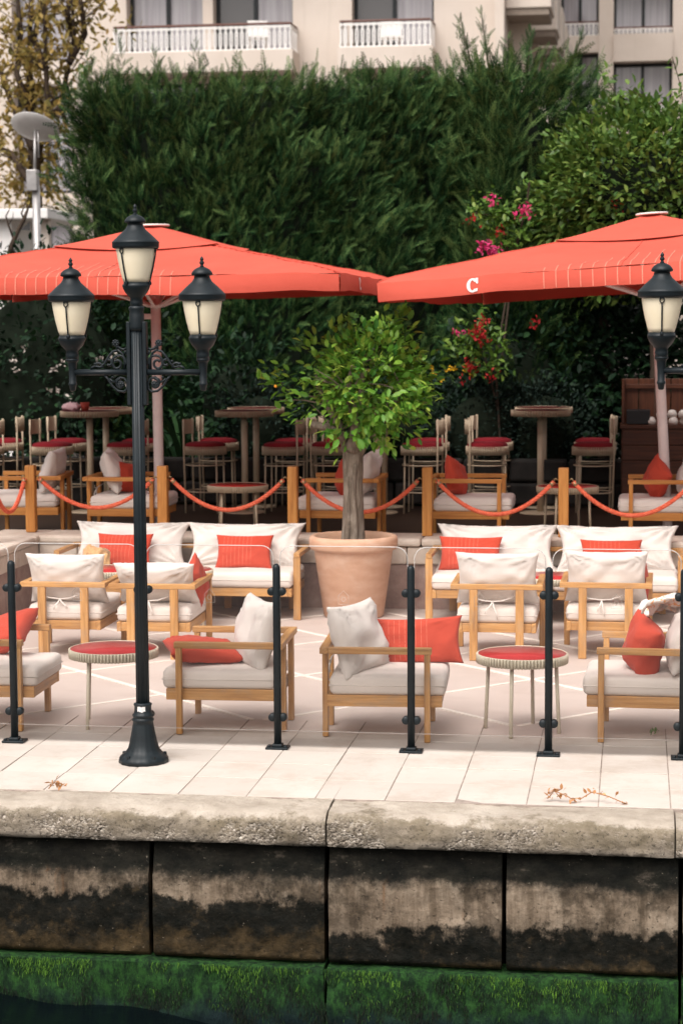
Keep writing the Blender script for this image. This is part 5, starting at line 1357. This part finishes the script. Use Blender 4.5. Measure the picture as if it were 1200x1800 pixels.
# climbing tendrils above the round tree
vn = thing('vine', 'thin leafy vine tendrils sticking up above the round green tree', 'vine', (Yp(1100, 300, 21.9).x, 21.9, DECK_Z)); vnb = np.array(vn.location)
P, O_ = [], []
for pts in ([(1120, 215), (1090, 180), (1072, 150), (1058, 128), (1052, 118)], [(1030, 260), (1040, 210), (1055, 192), (1085, 190)], [(1200, 190), (1195, 150), (1185, 115), (1180, 100)], [(1150, 190), (1120, 165), (1100, 155)], [(1215, 200), (1205, 140)]):
    Q = [Vector(Yp(x_, y_, 21.8)) for x_, y_ in pts]; MB().tube([q - Vector(vnb) for q in Q], .005, 5).build('stem', 'darkbark', vn)
    for a, c in zip(Q[:-1], Q[1:]):
        for k in range(5): P.append(np.array(a.lerp(c, random.random())) + rng.normal(0, .035, 3)); O_.append(rng.normal(0, .6, 3) + np.array([0, -.4, 0]))
leaf_cloud(np.array(P), np.array(O_), .11, vn, 'vine', 'foliage', 0, 'leaf', .3, base=vnb)

# dark stone planter wall at the foot of the plants
pw = thing('planter_wall', 'low dark stone planter wall behind the bar stools', 'planter', (0, 21.0, DECK_Z)); x = -8.5
while x < 1.2:
    ln = random.uniform(.45, .75)
    for k in range(2): MB().box((x + ln / 2 + k * .12, .12, .14 + k * .25), (ln - .02, .24, .235), .03).build('stone', 'planter', pw)
    x += ln

# ------------------------------------------------------------------ things beyond the hedge, left
DY = 25.2
c = Yp(66, 430, DY); dh = Yp(66, 232, DY)
ds = thing('satellite_dish', 'white satellite dish on a grey pole left of the hedge', 'satellite dish', (c.x, DY, .45))
zt = dh.z - .45; zb = Yp(66, 305, DY).z - .45
MB().lathe([(.052, 0), (.052, zb - .15)], 16).build('pole', 'steel', ds, True)
MB().box((-.03, -.03, zb - .09), (.14, .14, .27), .01).build('bracket', 'steel', ds)
MB().tube([(-.01, -.02, zb - .1), (.0, -.02, zb + .25), (-.005, .02, zt + .02)], .02, 8).build('mast', 'steel', ds, True)
MB().tube([(.05, -.02, zb + .2), (.05, -.02, zt - .05), (.03, .03, zt + .02)], .012, 8).build('arm', 'steel', ds, True)
b = MB(); b.lathe([(0, 0), (.12, .008), (.22, .028), (.315, .06), (.318, .064), (.315, .066), (.22, .036), (.12, .014), (0, .006)], 36, caps=False)
o = b.build('dish', 'whitepaint', ds, True, (-.03, .06, zt + .02)); o.rotation_euler = (R(-22 + 84 - 14), R(6), 0)
o.rotation_euler = (R(-31), R(6), 0)

KY = 27.5
k0, k1 = Yp(-170, 400, KY).x, Yp(92, 400, KY).x; kt = Yp(40, 368, KY).z; kb = Yp(40, 386, KY).z
ks = thing('kiosk', 'white kiosk with an overhanging flat roof partly hidden by the hedge', 'kiosk', ((k0 + k1) / 2, KY, .45)); L = k1 - k0
MB().box((0, .9, kt - .45 - (kt - kb) / 2), (L, 2.2, kt - kb), .02).build('roof', 'whitepaint', ks)
MB().box((-.28, .95, (kb - .45) / 2), (L - .62, 1.9, kb - .452), .01).build('wall', 'whitepaint', ks)
MB().box((L / 2 - .12, .1, (kb - .45) / 2), (.12, .12, kb - .452), .005).build('post', 'render', ks)
wq = Yp(42, 398, KY); b = MB(); b.add([(wq.x - ks.location.x - .05, -.012, wq.z - .45 - .05), (wq.x - ks.location.x + .10, -.012, wq.z - .45 - .06), (wq.x - ks.location.x + .10, -.012, wq.z - .45 + .07)], [(0, 1, 2)])
b.v += [(x_, .01, z_) for x_, y_, z_ in b.v]; b.f += [(5, 4, 3), (0, 3, 4, 1), (1, 4, 5, 2), (2, 5, 3, 0)]; b.uv += [[(0, 0)] * 3] + [[(0, 0)] * 4] * 3
b.build('window', 'panedark', ks)
# bare shrub in front of the kiosk
br = thing('bare_shrub', 'bare brown shrub in front of the white kiosk', 'shrub', (Yp(25, 430, 24.9).x, 24.9, .45)); brb = br.location.copy()
def twig(pts, rr): MB().tube([Vector(Yp(x_, y_, 24.9)) - brb for x_, y_ in pts], rr, 6).build('branch', 'darkbark', br, True)
twig([(14, 470), (20, 435), (30, 410), (43, 385), (52, 360)], [.05, .04, .034, .028, .012]); twig([(24, 418), (15, 395), (11, 380), (18, 366)], [.018, .014, .010, .006]); twig([(43, 385), (38, 375), (46, 356)], [.016, .012, .006]); twig([(16, 395), (23, 383), (24, 372)], [.008, .006, .003])
MB().tube([Vector(Yp(14, 470, 24.9)) - brb, (0, 0, 0)], [.05, .06], 8).build('stem', 'darkbark', br, True)
# autumn tree
AY = 33.0
at = thing('autumn_tree', 'autumn tree with sparse yellow leaves in front of the building', 'tree', (Yp(55, 400, AY).x, AY, .45)); atb = np.array(at.location)
segs = [[(60, 460), (62, 330), (58, 230), (52, 120), (55, -30)], [(60, 300), (85, 200), (80, 100), (78, 0), (82, -60)], [(58, 260), (20, 180), (0, 120), (-20, 60)], [(82, 190), (110, 170), (122, 110), (130, 60), (128, -20)], [(55, 200), (30, 130), (38, 60), (30, -20)], [(60, 330), (20, 270), (-20, 250), (-60, 190)], [(80, 120), (60, 70), (70, 20)], [(122, 110), (150, 60), (142, 0)], [(128, 60), (118, 20), (135, -30)], [(85, 210), (105, 190), (118, 215)]]
P, O_ = [], []
for i, sg in enumerate(segs):
    Q = [Vector(Yp(x_, y_, AY + random.uniform(-.5, .5))) for x_, y_ in sg]; r_ = [.16, .13, .09, .06, .03] if i == 0 else [.07, .05, .038, .026, .015]
    MB().tube([q - Vector(atb) for q in Q], r_[:len(Q)], 8).build('trunk' if i == 0 else 'branch', 'darkbark', at, True)
    for a, c in zip(Q[:-1], Q[1:]):
        for k in range(4):
            s0 = a.lerp(c, random.random()); e = s0 + Vector((random.uniform(-.6, .6), random.uniform(-.6, .6), random.uniform(.1, .6)))
            MB().tube([s0 - Vector(atb), e - Vector(atb)], [.014, .005], 5).build('twig', 'darkbark', at)
            for q in range(2 if i > 6 else 3):
                m_ = s0.lerp(e, random.uniform(.3, 1.1)); n_ = random.randint(5, 10); P.append(np.array(m_) + rng.normal(0, .13, (n_, 3))); O_.append(rng.normal(0, .6, (n_, 3)))
for (px_, py_, n_) in ((30, 320, 110), (80, 345, 90), (10, 290, 80), (55, 280, 90), (90, 310, 60), (15, 345, 80), (45, 350, 60), (100, 270, 40), (195, 35, 26), (200, 60, 16), (5, 200, 60), (30, 220, 60), (110, 80, 30), (20, 60, 40)):
    P.append(np.array(Yp(px_, py_, AY)) + rng.normal(0, .26, (n_, 3))); O_.append(rng.normal(0, .6, (n_, 3)))
leaf_cloud(np.concatenate(P), np.concatenate(O_), .14, at, 'autumn', 'foliage', 0, 'leaf', .6, base=atb)

# ------------------------------------------------------------------ hotel building
BY = 50.0
ho = thing('hotel', 'cream hotel building with white lattice balconies above the hedge', 'building', (Yp(600, 100, BY).x, BY, .45)); hob = ho.location.copy()
def hp(px_, py_, dy=0.0): return Vector(Yp(px_, py_, BY + dy)) - hob
def hbox(name, x0, x1, y0, y1, z0, z1, mat, parent=None, r=0): return MB().box(((x0 + x1) / 2, (y0 + y1) / 2, (z0 + z1) / 2), (x1 - x0, y1 - y0, z1 - z0), r).build(name, mat, parent or ho)
def lattice(name, x0, x1, y, z0, z1, parent, pitch=.135, ydir=False):
    b = MB(); n_ = max(1, int((x1 - x0) / pitch)); pt = (x1 - x0) / n_
    def tp(q): return (y, q[0], q[1]) if ydir else (q[0], y, q[1])
    h = z1 - z0; ht = h * .62; bz = z0
    for i in range(n_):
        cx = x0 + pt * (i + .5); g = pt * .5
        # a pointed arch top, waist and foot: elongated hexagon openings
        for sg in (-1, 1):
            P_ = [tp((cx + sg * g * f_, z0 + h * t_)) for f_, t_ in ((.55, 0), (1.0, .10), (.62, .22), (.62, .70), (1.0, .82), (.62, .92), (.62, 1.0))]
            b.tube(P_, .022, 4)
    for zz in (z0 + .01, z0 + h * .94): b.tube([tp((x0, zz)), tp((x1, zz))], .03, 4)
    return b.build(name, 'whitepaint', parent)
xl, xr = hp(-350, 0).x, hp(872, 0).x
ztop = 24.0
# facade in piers, spandrels and recessed window walls
zrail = hp(450, 52).z; zslab = hp(450, 97).z; zsof = hp(450, 122).z; st = 3.35
wins = [(hp(222, 0).x, hp(356, 0).x), (hp(374, 0).x, hp(514, 0).x), (hp(618, 0).x, hp(762, 0).x), (hp(-160, 0).x, hp(-20, 0).x), (hp(20, 0).x, hp(120, 0).x)]
wins.sort()
xs = [xl] + [q for w_ in wins for q in w_] + [xr]
for i in range(0, len(xs), 2): hbox('pier', xs[i], xs[i + 1], 0, 8, 0, ztop, 'render')
nst = int(ztop / st)
for (a, c) in wins:
    for k in range(-3, 5):
        zf = zslab + k * st                     # floor level of this storey
        if zf + st > ztop or zf < .3: continue
        hbox('spandrel', a + .002, c - .002, .06, 8, max(0, zf - .62), zf, 'render')
        wn = hbox('window', a + .002, c - .002, .50, .56, zf + .002, zf + st - .622, 'pane')
        hbox('glazing', a + .06, (a + c) / 2 - .03, .492, .498, zf + .05, zf + st - .68, 'panedark', wn) if (k + int(a * 3)) % 3 == 0 else None
        for fx in (a + .03, (a + c) / 2, c - .03): hbox('frame', fx - .05, fx + .05, .42, .495, zf + .004, zf + st - .626, 'frame', wn)
        for fz in (zf + .05, zf + st - .67): hbox('frame', a + .081, c - .081, .425, .49, fz - .04, fz + .04, 'frame', wn)
def balcony(x0, x1, dep, k):
    zf = zslab + k * st; bl = hbox('balcony', x0, x1, -dep, -.004, zf - .50, zf, 'render'); o_ = .06
    lattice('lattice', x0 + .05, x1 - .05, -dep + o_, zf, zf + (zrail - zslab) - .04, bl); lattice('lattice', -dep + .1, -.02, x0 + o_, zf, zf + (zrail - zslab) - .04, bl, ydir=True); lattice('lattice', -dep + .1, -.02, x1 - o_, zf, zf + (zrail - zslab) - .04, bl, ydir=True)
    b = MB(); zz = zf + (zrail - zslab); b.tube([(x0 + o_, -.02, zz), (x0 + o_, -dep + o_, zz), (x1 - o_, -dep + o_, zz), (x1 - o_, -.02, zz)], .035, 6); b.build('handrail', 'railbrown', bl)
    return bl
for k in (0, 1):
    balcony(hp(212, 0).x, hp(525, 0).x, 1.0, k); balcony(hp(603, 0).x, hp(767, 0).x, 1.0, k)
# balcony furniture: small white chairs behind the lattice
for px_ in (455, 690):
    c = hp(px_, 97, -.45); t_ = thing('balcony_chair', 'white chair behind the balcony lattice %s' % ('above the hedge middle' if px_ < 500 else 'next to the tall conifer tips'), 'chair', tuple(c + hob), .3)
    MB().box((0, 0, .42), (.5, .45, .05), .01).build('seat', 'whitepaint', t_); MB().box((0, .22, .66), (.5, .04, .42), .01).build('backrest', 'whitepaint', t_)
    for sx in (-1, 1):
        for sy in (-1, 1): MB().tube([(sx * .2, sy * .18, 0), (sx * .2, sy * .18, .40)], .02, 6).build('leg', 'whitepaint', t_)
# stepped side balconies turning the corner
xsw = hp(888, 0).x; zb_ = hp(920, 14).z
hbox('pier', xr + .003, xsw, -.6, 25, 0, ztop, 'render')
for kz in (-1, 0, 1):
    for dy_ in (0, 3.9, 7.6, 11.3, 15):
        zz = zb_ + kz * st
        sb = hbox('side_balcony', xsw + .003, xsw + 1.12, dy_, dy_ + 1.9, zz, zz + 1.15, 'render', None, .03)
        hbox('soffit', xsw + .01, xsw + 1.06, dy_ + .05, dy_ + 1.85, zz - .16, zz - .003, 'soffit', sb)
        hbox('fin', xsw + .003, xsw + .55, dy_ + 1.35, dy_ + 1.6, zz + 1.152, zz + st - .163, 'render', sb)
# right wing, set back
WYd = 24.0
def wp(px_, py_): return hp(px_, py_, WYd)
xw0 = xsw - .3
zr, zs_, zbm = wp(1120, 48).z, wp(1120, 60).z, wp(1120, 107).z
wwins = [(wp(985, 0).x, wp(1052, 0).x), (wp(1078, 0).x, wp(1182, 0).x), (wp(1215, 0).x, wp(1330, 0).x)]
xs = [min(xw0, wwins[0][0] - .3)] + [q for w_ in wwins for q in w_] + [wp(1420, 0).x]
for i in range(0, len(xs), 2): hbox('pier', xs[i], xs[i + 1], WYd - .05, WYd + 6, 0, ztop, 'render')
stw = wp(1120, 60).z - wp(1120, 195).z
for wi, (a, c) in enumerate(wwins):
    for k in range(-3, 4):
        zf = zs_ + k * stw
        lowp = stw * .36 if wi else stw * .22
        bt = zf - lowp
        hbox('spandrel', a + .002, c - .002, WYd + .02 - (.25 if wi else 0), WYd + 6, bt, zf - .0, 'render')
        wn = hbox('window', a + .002, c - .002, WYd + .55, WYd + .6, zf + .002, zf + stw - lowp - .002, 'pane')
        for fx in (a + .04, (a + c) / 2, c - .04): hbox('frame', fx - .055, fx + .055, WYd + .46, WYd + .545, zf + .004, zf + stw - lowp - .006, 'frame', wn)
        for fz in (zf + .06, zf + stw - lowp - .07): hbox('frame', a + .096, c - .096, WYd + .465, WYd + .54, fz - .05, fz + .05, 'frame', wn)
        rh = (zr - zs_) * (1.0 if wi else 2.0)
        lt_ = lattice('lattice', a + .03, c - .03, WYd + .06, zf, zf + rh - .03, ho, .15)
        b = MB(); b.tube([(a, WYd + .06, zf + rh), (c, WYd + .06, zf + rh)], .035, 6); b.build('handrail', 'railbrown', lt_)

# ------------------------------------------------------------------ weeds in the quay joints
def weed(label, pts, n_, mat='dryweed', size=.03):
    p0 = G(*pts[0][0]); t_ = thing('weed', label, 'weed', tuple(p0))
    P, O_ = [], []
    for br_ in pts:
        Q = [G(px_, py_) * 1.0 for px_, py_ in br_]; Q = [Vector((q.x, p0.y + .01 - .01 * i, max(.004, .012 + .045 * math.sin(i * 1.3)))) for i, q in enumerate(Q)]
        MB().tube([q - Vector(p0) for q in Q], .0028, 5).build('stem', mat, t_); o = bpy.data.objects[t_.children[-1].name]; a_ = o.data.attributes.new('tint', 'FLOAT', 'POINT'); a_.data.foreach_set('value', [.3] * len(o.data.vertices))
        for a, c in zip(Q[:-1], Q[1:]):
            for k in range(n_): P.append(np.array(a.lerp(c, random.random())) + rng.normal(0, .008, 3)); O_.append(rng.normal(0, .6, 3) + np.array([0, 0, .4]))
    P = np.array(P); P[:, 2] = np.maximum(P[:, 2], .006); leaf_cloud(P, np.array(O_), size, t_, mat, 'foliage', 0, base=tuple(p0))
weed('dry orange weed with curled stems at the pavement edge', [[(962, 1408), (975, 1398), (995, 1402), (1015, 1392)], [(1020, 1396), (1040, 1408), (1070, 1410), (1098, 1402)], [(985, 1408), (975, 1402), (960, 1402)]], 7)
weed('flat patch of dry orange weed at the pavement edge beside the lamp post', [[(85, 1391), (100, 1390), (118, 1392)]], 12)
weed('tiny green weed at the edge of the pink terrace', [[(1143, 1296), (1146, 1290), (1150, 1294)]], 6, 'vine', .035)
print('tris', sum(len(m_.polygons) for m_ in bpy.data.meshes))
